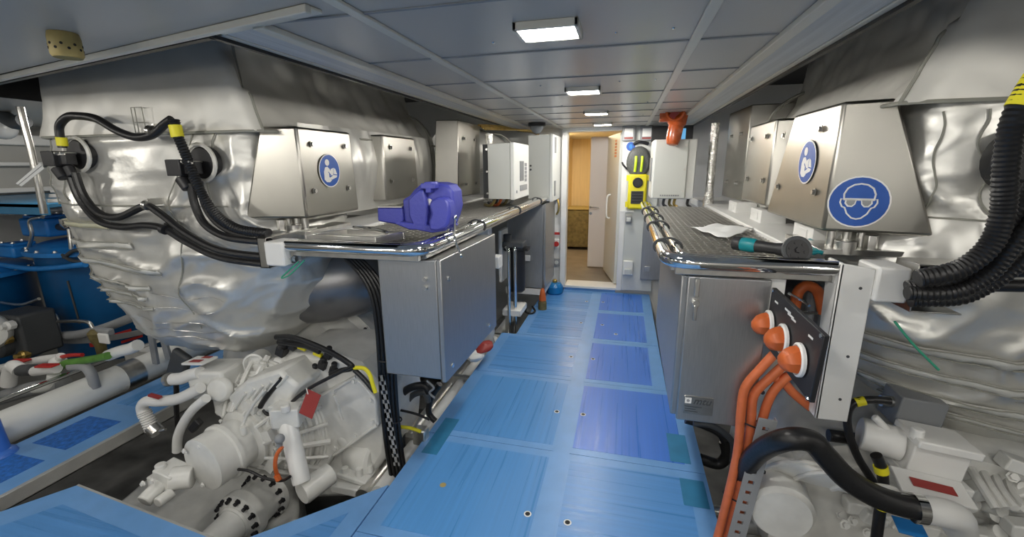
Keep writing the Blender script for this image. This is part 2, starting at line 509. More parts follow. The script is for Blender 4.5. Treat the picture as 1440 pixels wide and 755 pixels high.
for x in (-.93, -.49): mb = MB(); mb.cyl((x, 7.53, .05), (x, 7.53, .10), .015); part('foot', mb, 'chrome', t)
# ------------------------------------------------------------------ lamps
def area(name, loc, size, power, col=(1, .95, .86), rot=(0, 0, 0), spread=180):
    l = bpy.data.lights.new(name, 'AREA'); l.shape = 'RECTANGLE'; l.size, l.size_y = size; l.energy = power; l.color = col
    l.spread = math.radians(spread)
    o = bpy.data.objects.new(name, l); C.objects.link(o); o.location = loc; o.rotation_euler = rot
    return o
def make_lamp():
    t = thing('ceiling_downlight', 'x', 'ceiling light', (0, 0, CZ), 'row of square ceiling downlights')
    mb = MB()
    w, d = .095, .075
    mb.bb(-w, w, -d, -d+.012, CZ-.022, CZ); mb.bb(-w, w, d-.012, d, CZ-.022, CZ); mb.bb(-w, -w+.012, -d, d, CZ-.022, CZ); mb.bb(w-.012, w, -d, d, CZ-.022, CZ)
    part('frame', mb, 'ceiling_strip', t, .002)
    mb = MB(); mb.bb(-w+.012, w-.012, -d+.012, d-.012, CZ-.016, CZ-.001)
    part('diffuser', mb, 'lamp_glow', t)
    return t
LX = -.243
lab = ['nearest of the four square ceiling downlights above the blue walkway, large and glaring',
       'second square ceiling downlight above the walkway counting from the near end',
       'third square ceiling downlight above the walkway, small in view',
       'farthest square ceiling downlight, close in front of the doorway']
first = None
for i, y in enumerate((1.417, 2.554, 3.65, 4.66)):
    if first is None: first = make_lamp(); first.location = (LX, y, CZ); first['label'] = lab[0]
    else: dup(first, (LX, y, CZ), lab[i])
for i, y in enumerate((.3, -.85, -1.9)):
    dup(first, (LX, y, CZ), 'square ceiling downlight behind the camera', 'downlights behind the camera')
def lamp(name, loc, power, col=(1, .955, .88)):
    l = bpy.data.lights.new(name, 'SPOT'); l.energy = power; l.color = col; l.spot_size = math.radians(179.5); l.spot_blend = .01; l.shadow_soft_size = .07
    o = bpy.data.objects.new(name, l); C.objects.link(o); o.location = loc; return o
PW = 19
for y in (-1.9, -.85, .3, 1.417, 2.554, 3.65, 4.66):
    lamp('downlight', (LX, y, CZ-.03), PW*(1.0 if y < 2 else 1.25))
# the aisles outboard of each engine have their own rows
for x in (-3.9, 3.0):
    for y in (-.8, .7, 2.4, 4.0):
        lamp('aisle_lamp', (x, y, CZ-.03), PW*(.8 if x < 0 else .45))
for x in (-2.2, 1.6):
    for y in (-.9, .35):
        lamp('aft_lamp', (x, y, CZ-.03), PW*(1.35 if x < 0 else .8))
# unseen fill lamps added on the aft wall to brighten the engine fronts
def make_fill_lamp():
    t = thing('bulkhead_or_fill_lamp', 'round added fill lamp on the aft wall behind the camera', 'lamp', (0, -2.25, 1.35), 'added aft fill lamps')
    m = MB(); m.lathe((0, -2.25, 1.35), (0, 1, 0), [(0, .11), (.03, .11), (.04, .09)], 24); part('housing', m, 'white_paint', t)
    m = MB(); m.lathe((0, -2.21, 1.35), (0, 1, 0), [(0, .088), (.02, .08), (.035, .05), (.04, .01)], 24); part('diffuser', m, 'fill_lamp_glow', t)
    return t
wl = make_fill_lamp()
for i, x in enumerate((-3.0, -1.3, .5, 2.1)):
    if i == 0: wl.location.x = x
    else: dup(wl, (x, -2.25, 1.35), wl['label'])
    l = bpy.data.lights.new('added_fill_light', 'POINT'); l.energy = (10, 10, 8, 5)[i]; l.color = (1, .96, .9); l.shadow_soft_size = .10
    o = bpy.data.objects.new('added_fill_light', l); C.objects.link(o); o.location = (x, -2.08, 1.35)
area('cabin_lamp', (-.7, 6.9, 1.93), (.4, .4), 16, (1, .80, .52))
w = bpy.data.worlds.new('world'); bpy.context.scene.world = w; w.use_nodes = True
w.node_tree.nodes['Background'].inputs['Color'].default_value = (.6, .7, .9, 1)
w.node_tree.nodes['Background'].inputs['Strength'].default_value = .05
sc = bpy.context.scene
sc.view_settings.view_transform = 'Standard'; sc.view_settings.look = 'None'; sc.view_settings.gamma = 1; sc.view_settings.use_curve_mapping = False
sc.view_settings.exposure = 0.0
# ------------------------------------------------------------------ engines under silver blankets
def smooth_poly(pts, n):
    """resample a polyline (list of 3-vectors) to n points"""
    pts = [V(p) for p in pts]; L = [0]
    for i in range(1, len(pts)): L.append(L[-1] + (pts[i]-pts[i-1]).length)
    out = []
    for k in range(n):
        s = L[-1]*k/(n-1); i = 1
        while i < len(L)-1 and L[i] < s: i += 1
        t = (s-L[i-1]) / max(1e-9, L[i]-L[i-1])
        out.append(pts[i-1].lerp(pts[i], t))
    return out

def rounded_path(pts, r, n):
    """plan path with rounded corners, (x, y) pairs"""
    out = [V((*pts[0], 0))]
    for i in range(1, len(pts)-1):
        p = V((*pts[i], 0)); a = (V((*pts[i-1], 0))-p).normalized(); b = (V((*pts[i+1], 0))-p).normalized()
        rr = min(r, (V((*pts[i-1], 0))-p).length*.45, (V((*pts[i+1], 0))-p).length*.45)
        for k in range(7):
            t = k/6
            q0 = p + a*rr*(1-t); q1 = p + b*rr*t
            out.append(q0.lerp(q1, t))
    out.append(V((*pts[-1], 0)))
    return smooth_poly(out, n)

def engine(side):
    s = -1 if side == 'L' else 1
    x0 = -1.64 if side == 'L' else .85          # inner face of the blanket
    yF = 1.75
    X = lambda u: x0 + s*u
    seed = 3 if side == 'L' else 40
    if side == 'L':
        root = thing('engine', 'large silver-blanketed marine engine left of the walkway, behind the blue vise', 'engine', (X(.75), 2.8, -.2))
    else:
        root = thing('engine', 'large silver-blanketed marine engine on the right, goggles sign on its steel corner box', 'engine', (X(.75), 2.8, -.2))
    # --- hood -------------------------------------------------------------
    sh = 0 if side == 'L' else -.36
    yE = 3.75 + sh
    path_b = rounded_path([(X(-.01), yE), (X(-.03), 2.3), (X(0), yF), (X(1.49), yF+.0), (X(1.50), yE)], .05, 150)
    path_t = rounded_path([(X(.25), yE-.12), (X(.22), 2.6), (X(.20), yF+.02), (X(1.40), yF+.02), (X(1.40), yE-.1)], .05, 150)
    nz = 26
    def hood(u, v):
        i = min(149, int(round(u*149)))
        b = path_b[i]; t = path_t[i]
        p = b.lerp(t, v)
        z = (1.665 if side == 'L' else 1.685) + v*(.42)
        # the seam along the inner face sags and billows
        k0 = path_b[max(0, i-1)]; k1 = path_b[min(149, i+1)]
        d = (k1-k0).normalized(); nr = V((d.y, -d.x, 0)) * (1 if s < 0 else -1)
        inner = abs(p.y-yF) > .06 and abs(b.x-x0) < .3
        q = V((p.x, p.y, z))
        amp = (.028 if inner else .010)
        off = fold(V((q.x, q.y*.9, q.z*1.2 + q.y*.35*(1 if inner else 0))), amp, 3.6, seed) + fold(q, amp*.35, 10, seed)
        if inner: off += .09*math.sin(math.pi*min(1, v*.8+.2)) - .03*v
        return q + nr*off*(1 if True else 0)
    mb = MB(); mb.patch(hood, 150, nz)
    # roof of the hood
    o = len(mb.v); 
    mb.add([V((p.x, p.y, (1.665 if side == 'L' else 1.685)+.42)) for p in path_t], [tuple(range(150))])
    h = part('insulation_hood', mb, 'silver_cloth', root, angle=60)
    # hem and corner seam of the hood
    mb = MB(); mb.tube([V((p.x, p.y, 0)) + V((0, 0, (1.665 if side == 'L' else 1.685))) for p in path_b[::3]], .007, 6, smooth=False)
    part('hem', mb, 'seam', h)
    mb = MB()
    ci = min(range(150), key=lambda i: (path_b[i]-V((x0, yF, 0))).length)
    mb.tube([hood(ci/149, k/10) + V((-s*.002, -.003, 0)) for k in range(11)], .006, 6)
    part('seam', mb, 'seam', h)
    # stitched label pocket on the front
    if side == 'L':
        mb = MB()
        T = frame2d(at(196, 172, y=1.74), (1, 0, 0), (0, 0, 1))
        for a in (-.035, -.012, .035): mb.tube([T(a, -.05, .002), T(a, .07, .002)], .0022, 4, False)
        for b in (-.05, .0, .07): mb.tube([T(-.035, b, .002), T(.035, b, .002)], .0022, 4, False)
        part('stitched_pocket', mb, 'seam', h)
    # --- side blanket behind the junction boxes ------------------------------
    def sideb(u, v):
        y = 1.98 + u*(1.72+sh); z = 1.22 + v*.50
        e = min(1, max(0, (y-3.45-sh)/.27))
        x = x0 + s*(.30*(1-math.sqrt(max(0, 1-e*e))) + .008)
        q = V((x, y, z))
        bul = .055*math.sin(math.pi*min(1, v*.85))*(1 if y > 2.2 else .4)
        return V((x - s*(bul + fold(V((x, y, z*.6)), .02, 5, seed)), y, z))
    mb = MB(); mb.patch(sideb, 90, 22)
    part('side_blanket', mb, 'silver_cloth_fine', root, angle=60)
    # round end of the blanket with its bead
    mb = MB()
    cx = X(.62); cz = 1.50
    def endf(u, v):
        a = 2*math.pi*u; r = .62 - .03*v; 
        sq = lambda c: math.copysign(abs(c)**.6, c)
        return V((cx + sq(math.cos(a))*(r), 3.62 + sh + v*.14, cz + sq(math.sin(a))*(.46-.02*v)))
    mb.patch(endf, 60, 4, True, False, True)
    part('end_blanket', mb, 'silver_cloth_fine', root, angle=50)
    mb = MB(); mb.tube([endf(k/60, 0) + V((-s*.004, -.004, 0)) for k in range(60)], .009, 6, False, closed=True)
    part('bead', mb, 'seam', root)
    # --- lower jacket, bowl shaped --------------------------------------------
    if True:
        secs = [(.40, 2.72, 2.18, .16, 2.4), (.44, 2.86, 2.02, .24, 2.4), (.54, 3.00, 1.88, .32, 2.5), (.70, 3.10, 1.74, .38, 2.5), (.88, 3.18, 1.63, .41, 2.6), (1.06, 3.24, 1.62, .42, 2.8), (1.20, 3.27, 1.66, .41, 3.2), (1.26, 3.27, 1.72, .405, 3.6), (1.34, 3.27, 1.755, .40, 4.0), (1.50, 3.22, 1.76, .39, 5.5), (1.70, 3.13, 1.76, .375, 6)]
    elif 0:
        secs = [(.50, 1.75, 1.40, .16, 2.4), (.55, 1.95, 1.25, .24, 2.4), (.66, 2.15, 1.13, .32, 2.5), (.80, 2.27, 1.04, .37, 2.5), (.95, 2.33, .98, .40, 2.6), (1.08, 2.37, .96, .42, 2.8), (1.22, 2.38, .92, .41, 3.2), (1.34, 2.38, .90, .40, 4.0), (1.50, 2.36, .885, .39, 5.5), (1.72, 2.34, .885, .375, 6)]
    secs = [(z, s*(a-.79 if s > 0 else a), s*(b-.79 if s > 0 else b), d, e) for z, a, b, d, e in secs]
    def wrinkle(q):
        a = fold(V((q.x, q.y, q.z*1.2)), .026, 3.0, seed)
        k = noise.noise(V((q.x*2.6 + q.z*2.2 + seed, q.y*3, q.z*4.2 - q.x*1.6)))
        b = (1-min(1, abs(k)*3.0))**2 * .036                      # sharp creases
        k2 = noise.noise(V((q.x*7 - q.z*6 + seed, q.y*7, q.z*9)))
        c = (1-min(1, abs(k2)*4.0))**2 * .008
        return a + b + c + fold(q, .004, 7, seed)
    def jacket(u, v, ex=0.0):
        z = secs[0][0] + (secs[-1][0]-secs[0][0])*v
        k = 0
        while k < len(secs)-2 and secs[k+1][0] < z: k += 1
        t = (z-secs[k][0])/(secs[k+1][0]-secs[k][0]); t = max(0, min(1, t))
        xl, xr, dy, e = [secs[k][j]*(1-t) + secs[k+1][j]*t for j in (1, 2, 3, 4)]
        a = 2*math.pi*u
        f = lambda c: math.copysign(abs(c)**(2/e), c)
        cx = (xl+xr)/2; hw = abs(xr-xl)/2 + ex
        q = V((cx + hw*f(math.cos(a)), 2.15 + (dy+ex)*f(math.sin(a)), z))
        n = V((math.cos(a)*.6, math.sin(a), 0))
        w = wrinkle(q) * min(1, .45 + (1.72-z)*1.2)
        if ex: w = max(w, wrinkle(q)*.5) + .004
        return q + n*w
    mb = MB(); mb.patch(jacket, 220, 90, True, True, False)
    jk = part('insulation_jacket', mb, 'silver_cloth_fine', root, angle=70)
    # cloth straps round the jacket, with buckles
    def band(z0, z1, u0, u1, wd):
        m = MB()
        lo, hi = secs[0][0], secs[-1][0]
        def fn(u, v):
            zz = z0 + (z1-z0)*u + (v-.5)*wd
            return jacket(u0 + (u1-u0)*u, (zz-lo)/(hi-lo), .014)
        m.patch(fn, 50, 3); return m
    if side == 'L':
        L = [(1.19, 1.20, .52, .735, .03), (1.07, 1.10, .50, .745, .030), (1.06, .96, .50, .755, .030), (.97, .86, .50, .742, .022), (.90, .80, .5, .738, .018), (.80, .74, .55, .74, .016)]
    else:
        L = [(.84, .80, .54, .88, .035), (.74, .68, .54, .88, .03), (.63, .60, .54, .88, .03), (.56, .53, .56, .86, .022)]
    lo_, hi_ = secs[0][0], secs[-1][0]
    for (z0, z1, u0, u1, wd) in L:
        sp = part('strap', band(z0, z1, u0, u1, wd), 'cream_cloth' if z0 > 1.16 else 'strap_cloth', jk)
        sp.modifiers.new('thick', 'SOLIDIFY').thickness = .008
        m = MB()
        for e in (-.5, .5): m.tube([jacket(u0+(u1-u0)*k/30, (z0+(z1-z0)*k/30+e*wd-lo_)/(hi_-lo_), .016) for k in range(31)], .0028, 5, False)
        part('strap_shadow_line', m, 'seam', sp)  # dark tubes put in as shadow lines along both strap edges
    # seams of the blanket panels and lacing wire
    m = MB(); lo, hi = secs[0][0], secs[-1][0]
    us = (.62, .70, .775, .82) if side == 'L' else (.60, .66, .73, .80)
    for i, uu in enumerate(us):
        zb = (1.30, 1.33, .62, 1.31)[i]
        m.tube([jacket(uu + .006*math.sin(k*1.3+i), ((1.66-(1.66-zb)*k/9)-lo)/(hi-lo), .003) for k in range(10)], .0035, 5)
    m.tube([jacket(.55 + .30*k/20, (1.31-lo)/(hi-lo), .003) for k in range(21)], .0035, 5)
    part('blanket_seam', m, 'seam', jk)
    m = MB()
    for z, u0, u1 in ((.82, .74, .82), (.74, .72, .81), (.66, .70, .80), (.60, .71, .82), (.55, .70, .80)):
        m.tube([jacket(u0 + (u1-u0)*k/8, (z + .012*math.sin(k*1.1+z*40) -lo)/(hi-lo), .004) for k in range(9)], .0018, 5)
    part('lacing_wire', m, 'steel', jk)
    # exhaust elbow turning inboard behind the jacket
    m = MB()
    if side == 'L':
        m.tube([(-1.95, 2.2, .80), (-1.68, 2.30, .82), (-1.52, 2.50, .86), (-1.46, 2.80, .88)], [.26, .25, .24, .23], 28, True, 8)
        m.lathe((-1.46, 2.72, .88), (.05, 1, 0), [(0, .28), (.04, .28)], 28)
    else:
        m.tube([(1.25, 2.2, .78), (.95, 2.26, .84), (.80, 2.50, .88), (.74, 2.80, .88)], [.26, .25, .24, .23], 28, True, 8)
        m.lathe((.74, 2.72, .88), (-.05, 1, 0), [(0, .28), (.04, .28)], 28)
    part('exhaust_elbow', m, 'elbow_metal', root, label='dull grey metal elbow')
    # --- crankcase below the blankets -----------------------------------------
    m = MB()
    xa, xb = X(.12), X(1.38)
    m.bb(xa, xb, 2.75, 5.0, -.35, 1.16)
    m.bb(X(.30), X(1.2), 2.6, 4.9, -.62, -.35)
    for k in range(5):
        y = 2.95 + k*.4
        m.bb(X(.05), X(.14), y, y+.26, .25, .62)
        m.lathe((X(.12), y+.13, .0), (-s, 0, 0), [(0, .10), (.05, .10), (.06, .08)], 20)
        for q in (-.10, .10):
            m.bolt((X(.05), y+.13+q, .58), (-s, 0, 0)); m.bolt((X(.05), y+.13+q, .29), (-s, 0, 0))
    part('crankcase', m, 'engine_paint', root, .008)
    rn = random.Random(seed)
    for k in range(9):
        q = V((X(.10 + .035*(k % 4)) if k < 5 else X(.2+.05*k), 2.745, .20 + .10*k))
        m = MB(); m.lathe(q, (0, -1, 0), [(0, .055 - .003*k), (.02, .055-.003*k), (.025, .035), (.04, .034)], 20); part('core_plug', m, 'engine_paint', root)
    m = MB()
    for k in range(4): m.tube([(X(.05+.05*k), 2.72, 1.10), (X(.06+.05*k), 2.66, .95), (X(.02+.06*k), 2.64, .75), (X(.08+.05*k), 2.70, .45)], .016, 8)
    part('oil_lines', m, 'white_paint', root)
    m = MB()
    for k in range(6): m.bb(X(.14+.12*k), X(.17+.12*k), 2.70, 2.76, -.2, 1.1)
    m.bb(X(.12), X(.9), 2.69, 2.76, .62, .70)
    part('stiffener_ribs', m, 'engine_paint', root, .006)
    # long white rail of the engine seen beside the bench
    m = MB()
    m.bb(X(-.18), X(.15), 2.05, 4.85, 1.10, 1.165)
    part('deck_rail', m, 'white_paint', root, .006)
    return root, X, s

def hexbolts(mb, T, pts, r=.011, h=.012):
    for a, b in pts: mb.bolt(T(a, b, 0), T(0, 0, 1)-T(0, 0, 0), r, h)

def manual_sign(parent, T, r):
    """round blue sign: white seated reader holding an open book"""
    m = MB(); disc(m, T, circ(r*1.07), .0006, .0016)
    sg = part('sticker', m, 'sign_white', parent, label='round blue read-the-manual sign')
    m = MB(); disc(m, T, circ(r), .0016, .0024); part('field', m, 'sign_blue', sg)
    m = MB()
    disc(m, T, circ(r*.21, 18, -r*.22, r*.52), .0024, .0032)
    body = [(-.62, -.55), (-.60, -.05), (-.46, .22), (-.22, .26), (-.02, .10), (.12, -.14), (.30, -.20), (.28, -.30), (.04, -.30), (-.12, -.12), (-.12, -.40), (.10, -.62), (-.12, -.74), (-.42, -.72)]
    disc(m, T, [(a*r, b*r) for a, b in body], .0024, .0030)
    disc(m, T, [(a*r, b*r) for a, b in ((-.02, -.34), (.08, .10), (.36, .18), (.33, -.16))], .0030, .0036)
    disc(m, T, [(a*r, b*r) for a, b in ((.36, .18), (.56, .10), (.70, -.26), (.33, -.22))], .0030, .0036)
    disc(m, T, [(a*r, b*r) for a, b in ((-.10, -.46), (.33, -.28), (.70, -.32), (.62, -.44), (.10, -.58))], .0030, .0036)
    part('reader_figure', m, 'sign_white', sg)
    m = MB(); disc(m, T, [(a*r, b*r) for a, b in ((.345, .17), (.37, .17), (.34, -.2), (.32, -.2))], .0036, .0042)
    disc(m, T, [(a*r, b*r) for a, b in ((-.18, -.05), (.06, -.28), (.03, -.31), (-.21, -.1))], .0036, .0042)
    part('book_lines', m, 'sign_blue', sg)
    return sg

def goggles_sign(parent, T, r):
    m = MB(); disc(m, T, circ(r*1.06), .0006, .0016)
    sg = part('sticker', m, 'sign_white', parent, label='round blue sign, white head with goggles')
    m = MB(); disc(m, T, circ(r), .0016, .0024); part('field', m, 'sign_blue', sg)
    face = [(-.50, .10), (-.52, .32), (-.42, .56), (-.22, .70), (0, .74), (.22, .70), (.42, .56), (.52, .32), (.50, .10), (.60, .12), (.62, -.02), (.54, -.20), (.44, -.24), (.34, -.48), (.16, -.66), (0, -.70), (-.16, -.66), (-.34, -.48), (-.44, -.24), (-.54, -.20), (-.62, -.02), (-.60, .12)]
    m = MB(); m.tube([T(a*r, b*r, .0026) for a, b in face], r*.035, 6, False, closed=True)
    disc(m, T, [(a*r, b*r) for a, b in ((-.52, .06), (-.52, .15), (.52, .15), (.52, .06))], .0024, .0034)
    for sx in (-1, 1):
        disc(m, T, [(sx*a*r, b*r) for a, b in ((.06, .12), (.45, .12), (.47, -.06), (.36, -.20), (.20, -.21), (.10, -.10))][::sx], .0024, .0034)
    part('goggled_head', m, 'sign_white', sg)
    m = MB()
    for sx in (-1, 1):
        disc(m, T, [(sx*a*r, b*r) for a, b in ((.11, .06), (.40, .06), (.41, -.04), (.33, -.145), (.22, -.155), (.14, -.08))][::sx], .0034, .0040)
    part('lens', m, 'mid_grey', sg)
    return sg

def junction_box(root, s, x, yf, yb, z0, z1, xo, name='junction_box', flare=.03, lab=None, xt=None, yt=None):
    xt = xo if xt is None else xt; yt = yb-.02 if yt is None else yt
    """bent stainless cover: inner face at x, front face swept back to xo"""
    m = MB()
    f = flare
    m.hexa([(x, yf, z0), (x, yb, z0), (xo, yb, z0), (xo + (.05*s), yf-.08, z0),
            (x+s*.005, yf, z1), (x+s*.005, yt, z1), (xt, yt, z1), (xt, yf-.05, z1)])
    b = part(name, m, 'stainless_soft', root, .012, label=lab)
    T = frame2d((x - s*.001, yf, z0), (0, 1, 0) if s < 0 else (0, -1, 0), (0, 0, 1))
    w = yb-yf; sg = 1 if s < 0 else -1
    bolts_each('bolt', b, 'steel', [(T(sg*w*a, (z1-z0)*q), T(0, 0, 1)-T(0, 0, 0)) for a, q in ((.16, .30), (.80, .30), (.20, .82), (.80, .82))])
    return b, T, sg

eL, XLn, sL = engine('L')
b1, T, sg = junction_box(eL, -1, -1.545, 1.875, 2.33, 1.245, 1.69, -1.80, xt=-1.72, lab='large stainless cover box with a round blue sign')
c = at(463, 240, x=-1.545)
manual_sign(b1, frame2d((-1.543, c.y, c.z), (0, 1, 0), (0, 0, 1)), .082)
b2, T, sg = junction_box(eL, -1, -1.545, 2.66, 3.14, 1.27, 1.70, -1.72, lab='plain stainless cover box')
eR, XRn, sR = engine('R')
b3, T, sg = junction_box(eR, 1, .735, 1.885, 2.58, 1.245, 1.71, 1.00, xt=.885, yt=2.36, lab='stainless corner box with two round blue signs')
c = at(1137, 228, x=.738)
manual_sign(b3, frame2d((.733, c.y, c.z), (0, -1, 0), (0, 0, 1)), .083)
# goggles sign on the swept front face
p0 = V((.735, 1.885, 1.245)); p1 = V((1.05, 1.805, 1.245)); p3 = V((.74, 1.885, 1.71))
rt = (p1-p0).normalized(); up = (p3-p0); up = (up - rt*up.dot(rt)).normalized(); nrm = rt.cross(up)
k = at(1207, 284, y=1.86)
# point where the sight line meets the face
o = V((0, 0, CAMZ)); dv = (k-o); tt = (p0-o).dot(nrm)/dv.dot(nrm); hit = o + dv*tt
goggles_sign(b3, frame2d(hit + nrm*.002, rt, up), .088)
b4, T, sg = junction_box(eR, 1, .735, 2.62, 3.12, 1.27, 1.72, .92, lab='plain stainless cover box')
# bolted feet under the boxes
for (root, xx, yy, s) in ((eL, -1.56, 1.86, -1), (eR, .75, 1.86, 1)):
    m = MB()
    for k in range(3):
        m.cyl((xx + s*.05*k + s*.03, yy+.05, 1.165), (xx + s*.05*k + s*.03, yy+.05, 1.245), .016, seg=12)
    m.bb(xx-s*.03, xx+s*.30, yy-.03, yy+.35, 1.165, 1.185)
    m.cyl((xx+s*.06, yy+.0, 1.165), (xx+s*.06, yy+.0, 1.215), .035, seg=20)
    m.cyl((xx+s*.15, yy+.02, 1.165), (xx+s*.15, yy+.02, 1.235), .022, seg=6)
    part('mount', m, 'steel', root, .002)
# ------------------------------------------------------------------ sensor plugs and cables on the left engine front
def plug(px, py, n):
    c = at(px, py, y=1.715)
    m = MB(); m.lathe(c+V((.03, .05, .01)), (0, -1, 0), [(0, .075), (.045, .075), (.05, .068)], 28)
    p = part('port', m, 'black_plastic', eL)
    m = MB()
    m.tube([c + V((.03 + .085*math.cos(a*math.pi/12), .0, .01 + .085*math.sin(a*math.pi/12))) for a in range(24)], .010, 6, False, closed=True)
    part('collar', m, 'silver_cloth', p)
    m = MB(); m.box(c+V((-.03, -.06, -.012)), (.085, .07, .075)); m.box(c+V((.035, -.05, -.012)), (.06, .05, .06))
    m.cyl(c+V((-.03, -.06, -.06)), c+V((.0, -.06, -.11)), .030, .026, 14)
    m.cyl(c+V((.03, -.05, -.05)), c+V((.05, -.05, -.10)), .024, .022, 14)
    part('connector', m, 'black_plastic', p, .004)
    m = MB()
    for q in (.02, .06): m.cyl(c+V((q, -.09, .015)), c+V((q, -.02, .015)), .005, seg=8)
    m.bb(c.x+.005, c.x+.075, c.y-.082, c.y-.078, c.z+.005, c.z+.012)
    part('clip', m, 'steel', p)
plug(103, 220, 0); plug(276, 232, 1)
def px(pts, y, dy=0): return [at(a, b, y=y + dy*i) for i, (a, b) in enumerate(pts)]
YC = 1.66
def cable(name, pts, r, lab, y=YC, matn='black_rubber', group=None, rib=0.0, seg=10):
    m = MB(); m.tube(px(pts, y) if not isinstance(pts[0], V) else pts, r, seg, rib=rib)
    return solo(name, m, matn, lab, 'cable', group)
k = cable('cable', [(88, 208), (84, 190), (84, 176), (94, 165), (108, 163), (135, 167), (165, 184), (192, 193), (215, 189), (231, 175), (241, 168)], .019, 'black cable looping like a wave between the two plugs on the silver engine front', seg=12)
m = MB(); m.tube(px([(88, 205), (86, 193)], YC), .023, 12, False); part('tape_band', m, 'yellow_tape', k, label='yellow tape')
for i in range(0): pass
cable('cable', [(245, 168), (250, 190), (260, 215), (272, 245), (288, 280), (308, 305), (336, 322), (378, 328)], .021, 'black corrugated cable falling past the right-hand plug to the white bracket', YC-.02, rib=.0016, seg=12)
m = MB(); m.tube(px([(246, 176), (250, 193)], YC-.02), .026, 12, False); solo('tape_band', m, 'yellow_tape', 'yellow tape wrapped round the black cable above the right-hand plug', 'tape')
cable('cable', [(106, 243), (118, 275), (140, 300), (168, 305), (204, 290), (225, 300), (262, 328), (310, 352), (380, 362)], .018, 'upper of the two black cables sagging from the left-hand plug across the silver blanket')
cable('cable', [(98, 245), (112, 280), (138, 310), (170, 319), (205, 317), (232, 322), (262, 340), (310, 362), (380, 372)], .018, 'lower of the two black cables sagging from the left-hand plug across the silver blanket', YC+.01)
cable('cable', [(268, 258), (274, 288), (288, 315), (315, 332), (350, 338), (380, 340)], .018, 'outer black cable curving from below the right-hand plug to the white bracket', YC)
cable('cable', [(280, 255), (288, 288), (304, 312), (330, 328), (360, 334), (380, 335)], .016, 'inner black cable tucked behind the curve below the right-hand plug', YC+.03)
# clips carrying the cables
for i, (a, b, l) in enumerate(((207, 288, 'metal clip holding the sagging black cable midway across the silver blanket'), (231, 322, 'black cable tie collar where the lower sagging cable straightens'), (213, 183, 'small metal clip under the wave-shaped cable'))):
    c = at(a, b, y=YC)
    m = MB(); m.lathe(c+V((-.012, 0, 0)), (1, -.1, -.2), [(0, .024), (.024, .024)], 14); m.bb(c.x-.008, c.x+.008, c.y+.01, c.y+.10, c.z-.004, c.z+.03)
    solo('cable_clip', m, 'steel' if i != 1 else 'black_plastic', l, 'clip')
# short cables on the right engine: thick corrugated hose group
RY = 1.40
for i, (pts, r, y, lab) in enumerate((
    ([(1475, 92), (1448, 124), (1424, 175), (1414, 245), (1410, 300), (1392, 345), (1350, 378), (1290, 392)], .026, 1.45, 'thickest black corrugated hose at the right edge, yellow tape at its top'),
    ([(1460, 250), (1420, 310), (1385, 360), (1340, 392), (1275, 404)], .020, 1.50, 'upper of the black corrugated hoses sweeping into the right-hand cable bracket'),
    ([(1460, 300), (1425, 345), (1392, 385), (1345, 410), (1275, 412)], .021, 1.48, 'middle black corrugated hose sweeping into the right-hand cable bracket'),
    ([(1460, 345), (1425, 378), (1385, 405), (1345, 420), (1280, 422)], .020, 1.52, 'lowest black corrugated hose sweeping into the right-hand cable bracket'))):
    m = MB(); m.tube([at(a, b, y=y) for a, b in pts], r, 14, rib=.0016)
    solo('corrugated_hose', m, 'black_rubber', lab, 'hose')
m = MB(); m.tube([at(1462, 106, y=1.45), at(1434, 151, y=1.45)], .030, 14, False)
solo('tape_band', m, 'yellow_tape', 'yellow tape wrapped round the thickest black hose at the right edge', 'tape')
m = MB(); m.tube([at(1330, 384, y=1.60), at(1460, 380, y=1.60)], .02, 12, False); m.tube([at(1330, 400, y=1.62), at(1460, 402, y=1.62)], .02, 12, False)
solo('cable', m, 'black_rubber', 'straight black cable pair running level out of the right-hand cable bracket', 'cable', stuff=False)
m = MB(); m.lathe(at(1432, 225, y=1.74), (0, -1, 0), [(0, .10), (.05, .10)], 24); m.box(at(1436, 225, y=1.68), (.11, .08, .12))
part('port', m, 'black_plastic', eR, .004)
# ------------------------------------------------------------------ service benches with tubular rails
RZ = 1.155
def rounded_tube_path(pts, r):
    out = [V(pts[0])]
    for i in range(1, len(pts)-1):
        p = V(pts[i]); a = (V(pts[i-1])-p).normalized(); b = (V(pts[i+1])-p).normalized()
        for k in range(9):
            t = k/8; q0 = p + a*r*(1-t); q1 = p + b*r*t
            out.append(q0.lerp(q1, t))
    out.append(V(pts[-1])); return out

